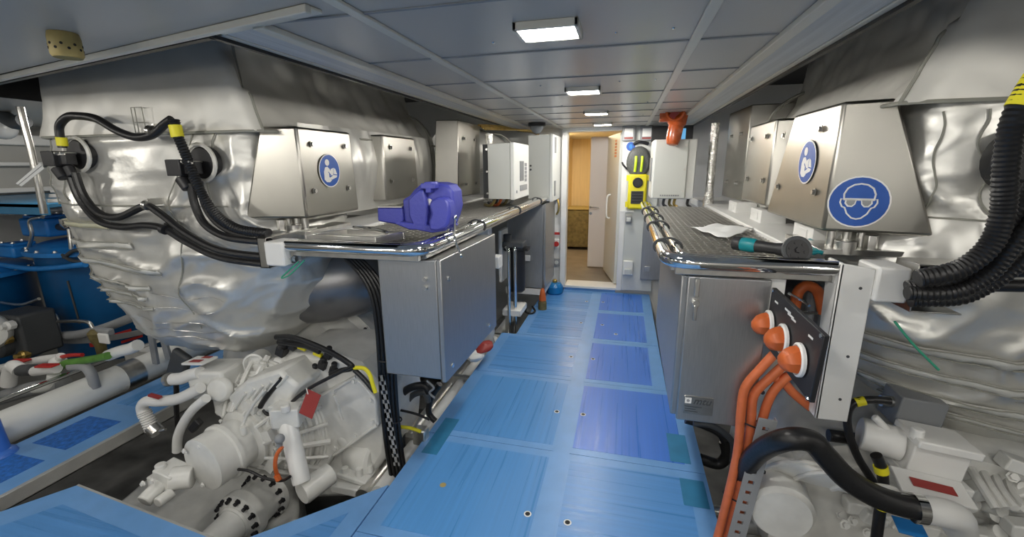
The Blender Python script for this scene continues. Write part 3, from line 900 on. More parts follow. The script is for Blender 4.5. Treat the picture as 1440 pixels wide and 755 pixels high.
def bench(side):
    L = side == 'L'
    if L:
        root = thing('service_bench', 'left shelf with polished double tube rail beside the walkway, carrying the blue vise', 'shelf', (-1.1, 3.0, 1.1))
        xr, xi, y0, y1 = -.80, -1.46, 1.62, 4.85
    else:
        root = thing('service_bench', 'right grating shelf with polished tube rail beside the walkway, carrying the teal angle grinder', 'shelf', (.45, 2.8, 1.1))
        xr, xi, y0, y1 = .165, .70, 1.63, 4.0
    s = -1 if L else 1
    xe = xr
    # rail: outer tube and a thinner one inside it
    m = MB(); m.tube(rounded_tube_path([(xi, y0, RZ), (xr, y0, RZ), (xe, y1, RZ)] + ([(xr-.16, y1+.02, RZ)] if L else []), .11), .026, 18, False)
    if not L: m.sphere((xe, y1, RZ), .026, 14)
    part('rail', m, 'chrome', root)
    m = MB(); m.tube(rounded_tube_path([(xi+.02*s*-1, y0+.055, RZ+.004), (xr+.055*s, y0+.055, RZ+.004), (xr+.055*s, y1-.02, RZ+.004)], .08), .017, 14, False)
    part('inner_rail', m, 'chrome', root)
    # clamps joining both tubes
    ys = [2.4, 3.3, 4.2] if L else [1.95, 2.55, 2.95, 3.4]
    for y in ys:
        m = MB()
        m.tube([(xr + s*(-.0 + .03*math.cos(a)), y, RZ + .030*math.sin(a)) for a in [math.pi*.1*k for k in range(-3, 14)]], .0045, 6, False)
        m.tube([(xr+s*.0, y, RZ+.03), (xr+s*.04, y, RZ+.034), (xr+s*.08, y, RZ+.01), (xr+s*.085, y, RZ-.02)], .0055, 6)
        part('clamp', m, 'dark_grey', root)
    # angle frame
    m = MB()
    xa, xb = min(xr+s*.03, xi), max(xr+s*.03, xi)
    m.bb(xa, xb, y0+.02, y0+.05, RZ-.05, RZ-.012); m.bb(xa, xb, y1-.08, y1-.05, RZ-.05, RZ-.012)
    m.bb(xi-.012, xi+.012, y0, y1, RZ-.05, RZ-.005)
    m.bb(xr+s*.03-.01, xr+s*.03+.01, y0+.08, y1, RZ-.05, RZ-.012)
    part('frame', m, 'steel', root, .002)
    # grating
    m = MB()
    ya, yb = y0+.08, y1-.05
    n = 15
    for k in range(n):
        x = (xr+s*.075) + (xi-xr-s*.09)*k/(n-1)
        m.bb(x-.0035, x+.0035, ya, yb, RZ-.03, RZ-.010)
    y = ya
    while y < yb:
        m.bb(xa+.02, xb-.01, y-.005, y+.005, RZ-.024, RZ-.008); y += .045
    part('grating', m, 'steel', root)
    m = MB(); m.bb(xa+.01, xb, ya, yb, RZ-.052, RZ-.046)
    part('drip_plate', m, 'stainless', root)
    return root
bL = bench('L'); bR = bench('R')

# ------------------------------------------------------------------ stainless cabinets hung below the benches
def steel_cabinet(name, label, corners_bottom, z0, z1, front, door_side):
    """corners: near-inner, near-outer, far-outer, far-inner in plan"""
    root = thing(name, label, 'cabinet', (*[sum(c[i] for c in corners_bottom)/4 for i in (0, 1)], z0))
    a, b, c, d = [V((*p, 0)) for p in corners_bottom]
    m = MB(); m.hexa([p+V((0, 0, z)) for z in (z0, z1) for p in (a, b, c, d)])
    part('body', m, 'stainless_cab', root, .006)
    return root, a, b, c, d
# left: near face towards the camera, long face towards the walkway
z0, z1 = .535, 1.10
cl, a, b, c, d = steel_cabinet('wall_cabinet', 'large brushed steel cabinet hanging under the left shelf, below the blue vise', [(-.775, 1.70), (-1.06, 1.70), (-1.06, 2.43), (-.755, 2.43)], z0, z1, None, None)
# door: whole walkway face, standing proud
out = V((1, 0, 0)); 
ax_ = (d-a).normalized(); nrm = V((ax_.y, -ax_.x, 0))
m = MB(); m.hexa([p + V((0, 0, z)) for z in (z0-.006, z1+.006) for p in (a+nrm*.004-ax_*.012, a+nrm*.028-ax_*.012, d+nrm*.028+ax_*.012, d+nrm*.004+ax_*.012)])
dr = part('door', m, 'stainless_cab', cl, .005)
m = MB()
for yy, zz in ((.06, .05), (.06, .47), (.60, .05)):
    m.lathe(a + ax_*yy + nrm*.028 + V((0, 0, z0+zz)), nrm, [(0, .012), (.005, .011), (.006, .006)], 14)
part('latch', m, 'chrome', dr)
m = MB()
for zz in (.44, .48): m.cyl((-.83, 1.70, z0+zz), (-.83, 1.686, z0+zz), .010, seg=12)
part('earth_stud', m, 'steel', cl)
# right
z0, z1 = .505, 1.09
cr, a, b, c, d = steel_cabinet('wall_cabinet', 'brushed steel control cabinet under the right shelf with a small printed maker plate', [(.225, 1.70), (.53, 1.70), (.53, 2.75), (.235, 2.75)], z0, z1, None, None)
m = MB(); m.bb(.245, .525, 1.672, 1.698, z0-.004, z1+.004)
dr = part('door', m, 'stainless_cab', cr, .005)
m = MB(); m.bb(.268, .284, 1.655, 1.672, 1.02, 1.09); m.cyl((.276, 1.672, .995), (.276, 1.650, .995), .014, seg=14); m.bb(.270, .282, 1.648, 1.657, .93, .99)
part('latch', m, 'steel', dr, .002)
m = MB(); m.bb(.268, .376, 1.6695, 1.672, .535, .612)
pl = part('maker_plate', m, 'stainless', dr, .001)
m = MB(); text_mb(m, 'mtu', (.302, 1.6692, .580), (1, 0, 0), (0, 0, 1), .040, .0006, .0008)
# a slanted wordmark: shear the letters to the right
m.v = [(x + (z-.580)*.35, y, z) for x, y, z in m.v]
part('lettering', m, 'dark_grey', pl)
m = MB()
T = frame2d((.284, 1.6690, .592), (1, 0, 0), (0, 0, 1))
disc(m, T, [(-.012, -.012), (.012, -.012), (.012, .012), (-.012, .012)], .0, .0008)
part('logo_tile', m, 'sign_white', pl)
m = MB(); disc(m, T, circ(.006, 14), .0008, .0012); part('logo_mark', m, 'mid_grey', pl)
m = MB()
for k, wd in enumerate((.062, .040, .048)): m.bb(.274, .274+wd, 1.6688, 1.6692, .565-.010*k, .568-.010*k)
part('fine_print', m, 'dark_grey', pl)

# ------------------------------------------------------------------ bracket ends of the benches
t = thing('shelf_bracket', 'white square bracket at the near end of the left shelf', 'bracket', (-1.5, 1.66, 1.06))
m = MB(); m.bb(-1.555, -1.455, 1.585, 1.70, 1.065, 1.175); part('end_block', m, 'white_paint', t, .008)
m = MB(); m.bb(-1.60, -1.555, 1.60, 1.604, 1.05, 1.19); m.bb(-1.60, -1.555, 1.60, 1.95, 1.05, 1.054); m.bb(-1.60, -1.555, 1.60, 1.95, 1.186, 1.19)
m.bb(-1.60, -1.597, 1.60, 1.95, 1.05, 1.19); part('cable_duct', m, 'steel', t)
m = MB(); m.bolt((-1.455, 1.64, 1.09), (1, 0, 0), .014, .02); part('bolt', m, 'steel', t)
# right post
t = thing('support_post', 'white folded steel post standing in front of the right shelf end', 'post', (.74, 1.65, .615))
m = MB(); m.prism([(.695, 1.60, .615), (.795, 1.60, .615), (.795, 1.60, 1.165), (.695, 1.60, 1.18)], (0, .012, 0))
m.prism([(.695, 1.60, .615), (.695, 1.60, 1.18), (.695, 1.70, 1.18), (.695, 1.66, .615)], (.012, 0, 0))
part('post', m, 'white_paint', t, .004)
m = MB(); m.bb(.795, .885, 1.585, 1.72, 1.06, 1.175); part('end_block', m, 'white_paint', t, .008)
m = MB()
for z in (.70, .86, 1.10): m = MB(); m.lathe((.76, 1.600, z), (0, -1, 0), [(0, .005), (.002, .005)], 10); part('screw', m, 'dark_grey', t)
pass
t = thing('cable_duct', 'open steel cable bracket at the right shelf end with black hoses running into it', 'cable tray', (.95, 1.63, 1.04))
m = MB(); m.bb(.895, 1.03, 1.58, 1.70, 1.035, 1.040); m.bb(.895, 1.20, 1.58, 1.70, 1.185, 1.190); m.bb(.895, .899, 1.58, 1.70, 1.035, 1.19)
part('channel', m, 'steel', t, .001)
m = MB(); m.bb(.90, .99, 1.61, 1.70, 1.05, 1.18); part('cable_gland', m, 'black_plastic', t, .008)

# ------------------------------------------------------------------ vise
def vise():
    t = thing('bench_vise', 'blue cast iron bench vise standing on the left shelf', 'vise', (-1.0, 2.0, RZ))
    def vp(pts, y0, y1, bev=.008, nm='x', mt='vise_blue'):
        """silhouette in crop pixels, built as a solid block from y0 back to y1"""
        mm = MB(); mm.prism([at(480+a/3.147, 240+b/3.147, y=y0) for a, b in pts], (0, y1-y0, 0)); return part(nm, mm, mt, t, bev)
    vp([(268, 128), (298, 112), (320, 84), (346, 62), (385, 54), (430, 54), (470, 64), (492, 92), (499, 160), (488, 205), (472, 246), (440, 262), (385, 262), (320, 250), (280, 244)], 1.93, 2.06, .012, 'fixed_jaw')
    vp([(384, 150), (398, 128), (424, 116), (452, 118), (474, 140), (482, 190), (474, 232), (462, 252), (430, 268), (388, 266), (384, 225), (396, 190)], 1.87, 1.95, .012, 'front_horn')
    vp([(292, 128), (318, 100), (348, 78), (366, 88), (374, 130), (384, 180), (378, 225), (378, 258), (318, 250), (296, 200)], 1.90, 1.95, .012, 'front_cheek')
    vp([(350, 78), (350, 56), (366, 56), (366, 50), (398, 50), (398, 58), (416, 58), (416, 80), (396, 80), (396, 98), (372, 98), (372, 80)], 1.89, 1.97, .004, 'jaw_tab')
    vp([(158, 164), (272, 164), (276, 228), (252, 240), (160, 224)], 1.94, 2.03, .008, 'slide')
    vp([(160, 158), (268, 158), (268, 164), (160, 164)], 1.935, 2.035, .001, 'slide_cover', 'steel')
    vp([(236, 236), (258, 226), (470, 250), (462, 266), (400, 276), (330, 262), (300, 262)], 1.90, 2.05, .006, 'base')
    mm = MB(); c = at(480+390/3.147, 240+138/3.147, y=1.925); mm.lathe(c, (0, -1, 0), [(0, .016), (.004, .016)], 16); part('spindle_end', mm, 'steel', t)
    e1 = V((-1, -.12, 0)).normalized(); e2 = V((-.12, 1, 0)).normalized() * -1
    ctr = at(600, 320, y=1.93); base = V((ctr.x, 1.93, RZ))
    T = lambda a, b, h: base + e1*a + V((0, 0, b)) - e2*h
    m = MB(); p = at(497+160, 290, y=1.86)
    m.tube([T(-.115, .055, -.02), T(-.15, .06, -.03)], .016, 10, False)
    m.tube([T(-.15, .105, -.03), T(-.152, .02, -.06), T(-.19, -.06, -.10)], .006, 8)
    m.sphere(T(-.15, .107, -.03), .012, 10); m.sphere(T(-.19, -.06, -.10), .010, 10)
    part('handle_bar', m, 'chrome', t)
    return t
vise()
# stainless tray beside the vise
t = thing('drip_tray', 'shallow stainless steel tray lying on the left shelf before the vise', 'tray', (-1.2, 1.75, RZ))
m = MB()
p = [(-1.43, 1.70), (-1.06, 1.70), (-1.0, 1.86), (-1.34, 1.90)]
m.prism([(x, y, RZ+.006) for x, y in p], (0, 0, .006))
for i in range(4):
    q0, q1 = V((*p[i], RZ+.006)), V((*p[(i+1) % 4], RZ+.006)); dd = (q1-q0).normalized(); nn = V((-dd.y, dd.x, 0))*.012
    m.prism([q0, q1, q1+nn, q0+nn], (0, 0, .034))
part('tray', m, 'steel', t, .003)
m = MB(); m.tube([(-1.30, 1.90, RZ+.05), (-1.18, 1.86, RZ+.052), (-1.06, 1.80, RZ+.045)], .009, 8); part('handle', m, 'chrome', t)

# ------------------------------------------------------------------ on the right bench: grinder and paper
t = thing('angle_grinder', 'teal and black cordless angle grinder lying on the right grating shelf', 'power tool', (.4, 1.80, RZ))
g0 = at(1032, 334, y=1.88); g0.z = RZ+.035; g1 = at(1078, 341, y=1.80); g1.z = RZ+.035
ax = (g1-g0).normalized()
m = MB(); m.lathe(g0, ax, [(0, .020), (.004, .026), (.03, .028), (.034, .026)], 18); part('battery_cap', m, 'black_plastic', t)
m = MB(); m.lathe(g0+ax*.032, ax, [(0, .025), (.01, .027), (.05, .027), (.058, .024)], 18); part('motor_housing', m, 'teal', t)
m = MB(); m.lathe(g0+ax*.088, ax, [(0, .024), (.03, .021), (.07, .021), (.10, .026), (.13, .026)], 18); part('grip', m, 'black_plastic', t)
hd = g0+ax*.215
dn = V((.12, -1, .28)).normalized()
m = MB(); m.lathe(hd+dn*-.02, dn, [(0, .030), (.03, .030), (.045, .022)], 18); part('gear_head', m, 'dark_grey', t)
m = MB(); m.lathe(hd+dn*.026, dn, [(0, .044), (.002, .050), (.010, .050), (.012, .045), (.010, .036)], 32); part('disc_guard', m, 'dark_grey', t)
m = MB(); m.lathe(hd+dn*.036, dn, [(0, .038), (.003, .038)], 28)
for k in range(6):
    a = k*math.pi/3; u = dn.orthogonal().normalized(); w = dn.cross(u)
    m.lathe(hd+dn*.038+(u*math.cos(a)+w*math.sin(a))*.026, dn, [(0, .006), (.003, .006)], 10)
m.lathe(hd+dn*.038, dn, [(0, .012), (.008, .010)], 6)
part('backing_pad', m, 'black_plastic', t)
def sheet():
    a, b, c, d = at(970, 322, z=RZ+.003), at(1022, 336, z=RZ+.003), at(1060, 322, z=RZ+.003), at(1010, 317, z=RZ+.003)
    def fn(u, v):
        p = (a.lerp(b, u)).lerp(d.lerp(c, u), v)
        return p + V((0, 0, .008 + .012*noise.noise(V((p.x*14, p.y*10, 0)))))
    m = MB(); m.patch(fn, 24, 24); return m
o = solo('paper_sheet', sheet(), 'paper', 'crumpled white paper sheet lying on the right grating shelf', 'paper')
md = o.modifiers.new('thick', 'SOLIDIFY'); md.thickness = .002
t = thing('cloth_scrap', 'small teal and black cloth scrap at the near end of the right shelf', 'cloth', (.62, 1.78, RZ))
def rag(u, v):
    return at(1122 + 34*u, 343 + 16*v, z=RZ+.01) + V((0, 0, .02*abs(noise.noise(V((u*3, v*3, 4)))) ))
m = MB(); m.patch(rag, 14, 8); o = part('cloth', m, 'teal', t); o.modifiers.new('thick', 'SOLIDIFY').thickness = .012

# ------------------------------------------------------------------ connector panel and orange cables on the right
t = thing('connector_panel', 'black panel with three orange shore-power style connectors under the right shelf', 'panel', (.56, 1.5, .82))
pc = [at(1086, 404, x=.52), at(1159, 472, x=.52), at(1138, 566, x=.52), at(1074, 482, x=.52)]
m = MB(); m.prism([V((.52, p.y, p.z)) for p in pc], (.014, 0, 0)); part('plate', m, 'black_plastic', t, .002)
for (a, b) in ((1078, 457), (1098, 478), (1121, 507)):
    c = at(a+4, b-1, x=.516)
    ring = MB(); ring.lathe(c, (-1, 0, 0), [(0, .050), (.008, .050), (.012, .044), (.006, .040)], 26)
    rg = part('connector', ring, 'sign_white', t, label='white ring with orange plug boot')
    m = MB(); m.lathe(c+V((-.004, 0, 0)), (-1, -.25, -.10), [(0, .041), (.018, .040), (.036, .034), (.050, .020), (.054, .008)], 7)
    part('plug_boot', m, 'orange', rg)
    m = MB(); m.lathe(c+V((-.030, -.02, .0)), (-.6, -1, 0), [(0, .014), (.014, .013)], 12); part('plug_tip', m, 'cable_wrap', rg)
for (a, b, w) in ((1092, 425, .030), (1108, 437, .05), (1112, 444, .05), (1116, 450, .035), (1140, 474, .030)):
    q = at(a, b, x=.519); m = MB(); m.box((.5188, q.y, q.z), (.0012, w, .006)); part('lettering', m, 'sign_white', t)
m = MB()
for p in pc: m = MB(); m.lathe(V((.519, p.y, p.z)).lerp(V((.519, sum(q.y for q in pc)/4, sum(q.z for q in pc)/4)), .06), (-1, 0, 0), [(0, .007), (.003, .006)], 8); part('screw', m, 'chrome', t)
m = MB(); m.bb(.565, .575, 1.70, 1.98, .90, 1.10); m.bb(.505, .575, 1.69, 1.70, .90, 1.10)
solo('mounting_bracket', m, 'white_paint', 'white sheet bracket between the steel cabinet and the black connector panel', 'bracket', bevel=.003)
lab = ['leftmost of the orange cables running down the perforated tray on the right', 'second orange cable from the left, tied to the perforated tray', 'orange cable nearest the perforated tray, bent over at its top', 'short orange cable end bending down right under the black panel']
OY = 1.64
paths = [
    [(1096, 490), (1070, 518), (1048, 545), (1042, 580), (1038, 630), (1028, 680), (1012, 745), (1000, 790)],
    [(1104, 512), (1084, 530), (1060, 556), (1056, 595), (1048, 645), (1036, 700), (1021, 760), (1012, 800)],
    [(1118, 522), (1102, 534), (1084, 556), (1072, 590), (1062, 635), (1048, 692), (1032, 750), (1026, 790)],
    [(1096, 520), (1088, 530), (1100, 535), (1116, 553), (1140, 573)]]
for i, p in enumerate(paths):
    m = MB(); m.tube([at(a, b, y=OY + .012*i) for k, (a, b) in enumerate(p)], .0165, 12)
    o = solo('orange_cable', m, 'orange_cable', lab[i], 'cable')
m = MB()
for a, b in ((1052, 572), (1060, 590), (1055, 655), (1038, 700)):
    pass
t = thing('cable_ladder', 'perforated grey steel cable tray slanting down beside the orange cables', 'cable tray', (.45, 1.6, .1))
q0, q1 = at(1080, 590, y=1.60), at(1026, 790, y=1.60)
dd = (q1-q0).normalized(); wv = V((0, 1, 0)).cross(dd).normalized()
if wv.x < 0: wv = -wv
nf = 14; m = MB(); ln = (q1-q0).length
W = .030
m.prism([q0-wv*W, q0-wv*W*.35, q1-wv*W*.35, q1-wv*W], (0, .004, 0)); m.prism([q0+wv*W*.35, q0+wv*W, q1+wv*W, q1+wv*W*.35], (0, .004, 0))
for k in range(nf):
    c = q0 + dd*ln*(k+.35)/nf; h = dd*ln*.34/nf
    m.prism([c-h-wv*W*.36, c-h+wv*W*.36, c+h+wv*W*.36, c+h-wv*W*.36], (0, .004, 0))
part('rail', m, 'mid_grey', t)
m = MB(); m.prism([q0+wv*W, q0+wv*W+V((0, .03, 0)), q1+wv*W+V((0, .03, 0)), q1+wv*W], wv*.003); part('flange', m, 'mid_grey', t)
for i, (a, b) in enumerate(((1062, 596), (1052, 655), (1040, 700))):
    c = at(a, b, y=1.655)
    m = MB(); m.tube([c + V((.062*math.cos(k*math.pi/8), .030*math.sin(k*math.pi/8), -.12*.062*math.cos(k*math.pi/8)*2)) for k in range(16)], .003, 6, False, closed=True)
    solo('cable_tie', m, 'black_plastic', ('uppermost', 'middle', 'lowest')[i] + ' black cable tie round the orange cables on the right', 'cable tie')
# hoses behind the connector panel
for i, (pts, mt, r, y, lab) in enumerate((
    ([(1105, 470), (1116, 440), (1122, 412), (1134, 402), (1150, 410), (1158, 440)], 'orange', .020, 1.86, 'orange hose arched behind the black connector panel'),
    ([(1128, 480), (1138, 440), (1140, 415), (1152, 408), (1165, 430)], 'grey_plastic', .018, 1.92, 'grey hose arched behind the black connector panel'),
    ([(1150, 480), (1156, 440), (1160, 415), (1170, 410)], 'grey_plastic', .014, 1.95, 'thin grey hose close behind the white post'))):
    m = MB(); m.tube([at(a, b, y=y) for a, b in pts], r, 12); solo('hose', m, mt, lab, 'hose')
m = MB(); m.tube([at(1096, 448, y=1.8), at(1120, 440, y=1.78), at(1150, 440, y=1.75)], .006, 8); m.tube([at(1108, 412, y=1.8), at(1130, 424, y=1.78), at(1138, 430, y=1.75)], .005, 8)
solo('clamp_rod', m, 'chrome', 'thin chrome rods crossing the hoses behind the black connector panel', 'rod')
# ------------------------------------------------------------------ towards the far bulkhead, left side
t = thing('control_box', 'white control box with a grey display window above the left shelf', 'control box', (-.95, 3.6, 1.22))
m = MB(); m.bb(-1.055, -.870, 3.37, 3.90, 1.235, 1.665); part('housing', m, 'cabinet_paint', t, .006)
m = MB(); m.bb(-.870, -.838, 3.36, 3.905, 1.23, 1.67); d = part('door', m, 'cabinet_white', t, .006)
T = frame2d((-.8375, 3.36, 1.23), (0, 1, 0), (0, 0, 1))
m = MB(); disc(m, T, [(.19, .14), (.33, .14), (.33, .30), (.19, .30)], 0, .003); part('display', m, 'grey_plastic', d)
for k in range(5):
    m = MB(); disc(m, T, [(.37, .13+.032*k), (.45, .13+.032*k), (.45, .157+.032*k), (.37, .157+.032*k)], 0, .003); part('button_row', m, 'mid_grey', d)
m = MB(); disc(m, T, [(.19, .06), (.46, .06), (.46, .105), (.19, .105)], 0, .003); part('keypad', m, 'mid_grey', d)
m = MB(); disc(m, T, circ(.012, 14, .08, .06), 0, .004); part('lock', m, 'grey_plastic', d)
m = MB()
for z in (1.28, 1.45, 1.62): m.cyl((-1.06, 3.37, z), (-1.06, 3.362, z), .008, seg=10)
part('hinge_screw', m, 'steel', t)
m = MB(); m.bb(-1.11, -1.055, 3.42, 3.9, 1.24, 1.66); part('back_plate', m, 'dark_grey', t)

t = thing('wall_cabinet', 'tall white cabinet on the far bulkhead, left of the doorway', 'cabinet', (-.86, 4.9, 1.1))
m = MB(); m.bb(-1.0, -.765, 4.62, 5.19, 1.12, 1.80); part('body', m, 'cabinet_paint', t, .006)
m = MB(); m.bb(-.765, -.735, 4.61, 5.19, 1.115, 1.805); d = part('door', m, 'cabinet_white', t, .004)
for z in (1.25, 1.70):
    m = MB(); m.bb(-.735, -.728, 4.72, 4.80, z-.08, z+.08); part('hinge', m, 'mid_grey', d)
m = MB(); m.cyl((-.97, 4.62, 1.45), (-.97, 4.612, 1.45), .01); m.cyl((-.97, 4.62, 1.49), (-.97, 4.612, 1.49), .01); part('screw', m, 'dark_grey', t)

t = thing('wall_cabinet', 'brushed steel cabinet low at the far end of the left walkway edge', 'cabinet', (-.95, 4.8, .15))
m = MB(); m.bb(-1.20, -.80, 4.46, 5.05, .20, 1.10); part('body', m, 'stainless_cab', t, .006)
m = MB(); m.bb(-.80, -.775, 4.45, 5.06, .195, 1.105); part('door', m, 'stainless_cab', t, .004)
m = MB(); m.bb(-1.22, -.79, 4.47, 5.1, .12, .19); part('plinth', m, 'white_paint', t, .004)
m = MB(); m.bb(-1.0, -.94, 4.44, 4.455, .50, .56); part('socket', m, 'white_paint', t, .004)

# stainless lantern panel and foil-lagged riser beyond the left engine
t = thing('exhaust_casing', 'tall stainless casing at the far end of the left engine', 'casing', (-1.4, 3.7, 1.2))
A = at(632, 160, y=3.45)
m = MB(); m.hexa([(-1.36, 3.50, 1.24), (-1.56, 3.46, 1.24), (-1.56, 4.0, 1.24), (-1.33, 4.0, 1.24), (-1.34, 3.50, 1.86), (-1.52, 3.46, 1.86), (-1.52, 4.0, 1.86), (-1.32, 4.0, 1.86)])
c_ = part('shell', m, 'stainless_soft', t, .006)
bolts_each('bolt', c_, 'steel', [(V((-1.335, yy, zz)), V((1, 0, 0))) for yy, zz in ((3.6, 1.72), (3.85, 1.72), (3.62, 1.34), (3.88, 1.34))], .010, .02)
t = thing('lagged_riser', 'foil lagged vertical duct strip behind the white control box on the left', 'duct', (-1.22, 3.95, 1.15))
def rz(u, v):
    w = .035 + .06*max(0, .25-v)**1.2*4*.6
    a = 2*math.pi*u
    return V((-1.235 + w*math.cos(a), 4.0 + .04*math.sin(a), 1.16 + .62*v)) + V((1, 0, 0))*.006*noise.noise(V((u*8, v*30, 1)))
m = MB(); m.patch(rz, 24, 50, True, True, True); part('lagging', m, 'foil', t)
# pipes and blankets further back under the ceiling
t = thing('blanket_pipe', 'silver wrapped curved exhaust pipe above the far left control box', 'pipe', (-1.5, 4.4, 1.2))
m = MB(); m.tube([(-1.65, 3.9, 1.6), (-1.45, 4.25, 1.64), (-1.36, 4.75, 1.55), (-1.36, 5.1, 1.4)], .2, 24); p = part('lagging', m, 'silver_cloth_fine', t)
m = MB()
for (x, y, z) in ((-1.45, 4.25, 1.64), (-1.33, 4.5, 1.61)): m.tube([V((x, y, z)) + V((.9*math.cos(k*math.pi/10)*.205, .45*math.cos(k*math.pi/10)*.205, math.sin(k*math.pi/10)*.205)) for k in range(20)], .008, 6, False, closed=True)
part('seam_bead', m, 'seam', p)
m = MB()
for k in range(4): m.tube([(-1.30+.02*k, 3.9, 1.85-.012*k), (-1.18, 4.2, 1.86-.01*k), (-1.05+.03*k, 4.6, 1.84), (-.98, 5.1, 1.86-.02*k)], .009, 6)
solo('wire_bundle', m, 'brass', 'bundle of tan wires under the ceiling edge at the far left', 'wires')
# wires under the control box
for i, (mt, x, l) in enumerate((('tan', -1.03, 'tan'), ('orange', -.99, 'orange-brown'), ('olive', -.95, 'olive'), ('mid_grey', -.91, 'grey'), ('dark_grey', -1.06, 'dark'))):
    m = MB(); m.tube([(x, 3.5+.05*i, 1.24), (x-.02, 3.48+.05*i, 1.19), (x-.07, 3.55+.05*i, 1.165), (x-.16, 3.7+.05*i, 1.16)], .012, 8)
    solo('wire', m, mt, l + ' cable hanging out below the white control box on the left', 'cable')

# black twin filter with two chrome pipes, beside the walkway
t = thing('filter_unit', 'black cylindrical filter unit beside the far left walkway edge', 'filter', (-1.0, 3.95, .2))
m = MB(); m.lathe((-.985, 4.02, .28), (0, 0, 1), [(0, .06), (.02, .085), (.42, .085), (.43, .10), (.46, .10), (.47, .07), (.50, .05)], 24); part('bowl', m, 'black_plastic', t)
m = MB(); m.bb(-1.10, -.90, 3.92, 4.10, .735, .79); m.cyl((-1.06, 3.97, .70), (-1.06, 3.97, .86), .04); part('head', m, 'dark_grey', t, .008)
m = MB(); m.bb(-.90, -.86, 3.96, 4.08, .70, .73); part('bracket', m, 'black_plastic', t, .004)
m = MB(); m.bb(-1.13, -1.10, 3.90, 4.14, .40, .90); part('back_plate', m, 'white_paint', t, .004)
for i, (x, y) in enumerate(((-1.005, 3.80), (-.965, 3.88))):
    m = MB(); m.tube([(x-.06, y+.12, .745), (x-.03, y+.05, .75), (x-.005, y+.01, .73), (x, y, .68), (x, y, .3), (x, y, -.10)], .016, 12)
    solo('chrome_pipe', m, 'chrome', ('nearer' if i == 0 else 'farther') + ' of the two bent chrome pipes before the black filter', 'pipe')
m = MB(); m.tube([(-.88, 4.28, .05), (-.84, 4.22, .02), (-.87, 4.16, .015), (-.93, 4.18, .02), (-.94, 4.28, .03)], .011, 8)
solo('hose', m, 'black_rubber', 'short black hose looped on the blue film by the filter', 'hose')
t = thing('valve_step', 'small white tray fixed at the left walkway edge below the chrome pipes', 'tray', (-1.0, 3.8, .1))
m = MB(); m.bb(-1.08, -.90, 3.82, 4.10, .09, .15); part('tray', m, 'white_paint', t, .006)
m = MB(); m.bb(-1.06, -1.03, 3.85, 4.0, -.3, .09); part('stem', m, 'steel', t)
# white column and wrapped foot, engine foundation by the walkway
t = thing('pipe_column', 'white square column with clear wrapped foot under the left shelf', 'column', (-1.1, 3.4, -.1))
m = MB(); m.bb(-1.17, -1.07, 3.40, 3.50, .25, 1.10); m.bb(-1.20, -.98, 3.38, 3.50, .66, .76); part('post', m, 'white_paint', t, .006)
m = MB(); m.lathe((-1.12, 3.45, -.15), (0, 0, 1), [(0, .075), (.05, .06), (.10, .075), (.16, .06), (.22, .075), (.28, .06), (.34, .075), (.40, .06)], 16); part('wrapped_foot', m, 'clear_plastic', t)
# clutter on the floor by the far cabinet
bx = at(763, 405, y=4.36).x
t = thing('spray_bottle', 'small orange topped dark bottle on the floor before the far steel cabinet', 'bottle', (-.80, 4.42, 0))
m = MB(); m.lathe((bx, 4.36, .0), (0, 0, 1), [(0, .045), (.08, .045), (.10, .03)], 16); part('bottle', m, 'olive', t)
m = MB(); m.lathe((bx, 4.36, .10), (0, 0, 1), [(0, .040), (.05, .034), (.11, .022), (.13, .012)], 16); part('cap', m, 'orange', t)
t = thing('gas_can', 'squat blue gas canister on the walkway left of the doorway', 'canister', (-.74, 4.95, 0))
m = MB(); m.lathe((-.75, 4.98, .0), (0, 0, 1), [(0, .085), (.02, .10), (.09, .10), (.125, .075), (.135, .03)], 24); part('can', m, 'blue_tin', t)
m = MB(); m.lathe((-.75, 4.98, .133), (0, 0, 1), [(0, .028), (.03, .028), (.04, .015)], 14); part('valve', m, 'brass', t)
# signs left of the doorway on the bulkhead
t = thing('safety_sign', 'small white sign with red band on the far bulkhead left of the doorway', 'sign', (-.77, 5.195, .72))
m = MB(); m.bb(-.765, -.70+.0, 5.140, 5.149, .66, .78) if False else m.bb(-.80, -.725, 5.185, 5.198, .66, .79); part('plate', m, 'sign_white', t)
m = MB(); m.bb(-.795, -.73, 5.180, 5.186, .675, .705); part('red_band', m, 'red', t)
t = thing('stop_knob', 'round red push knob on the bulkhead below the red and white sign', 'button', (-.76, 5.17, .56))
m = MB(); m.bb(-.79, -.735, 5.16, 5.199, .52, .62); part('box', m, 'sign_white', t, .004)
m = MB(); m.lathe((-.762, 5.16, .57), (0, -1, 0), [(0, .018), (.02, .018), (.025, .032), (.04, .030)], 18); part('knob', m, 'red', t)
t = thing('wall_socket', 'grey wall socket low on the bulkhead left of the doorway', 'socket', (-.76, 5.17, .33))
m = MB(); m.bb(-.80, -.725, 5.165, 5.199, .29, .38); part('box', m, 'mid_grey', t, .005)
m = MB(); m.lathe((-.762, 5.165, .335), (0, -1, 0), [(0, .024), (.008, .022)], 16); part('flap', m, 'cabinet_paint', t)
m = MB(); m.tube([(-.76, 5.1, 1.12), (-.735, 5.08, 1.06), (-.735, 5.08, .98), (-.76, 5.1, .93)], .012, 8)
solo('cable_loop', m, 'brass', 'yellow cable loop below the tall white cabinet by the doorway', 'cable')
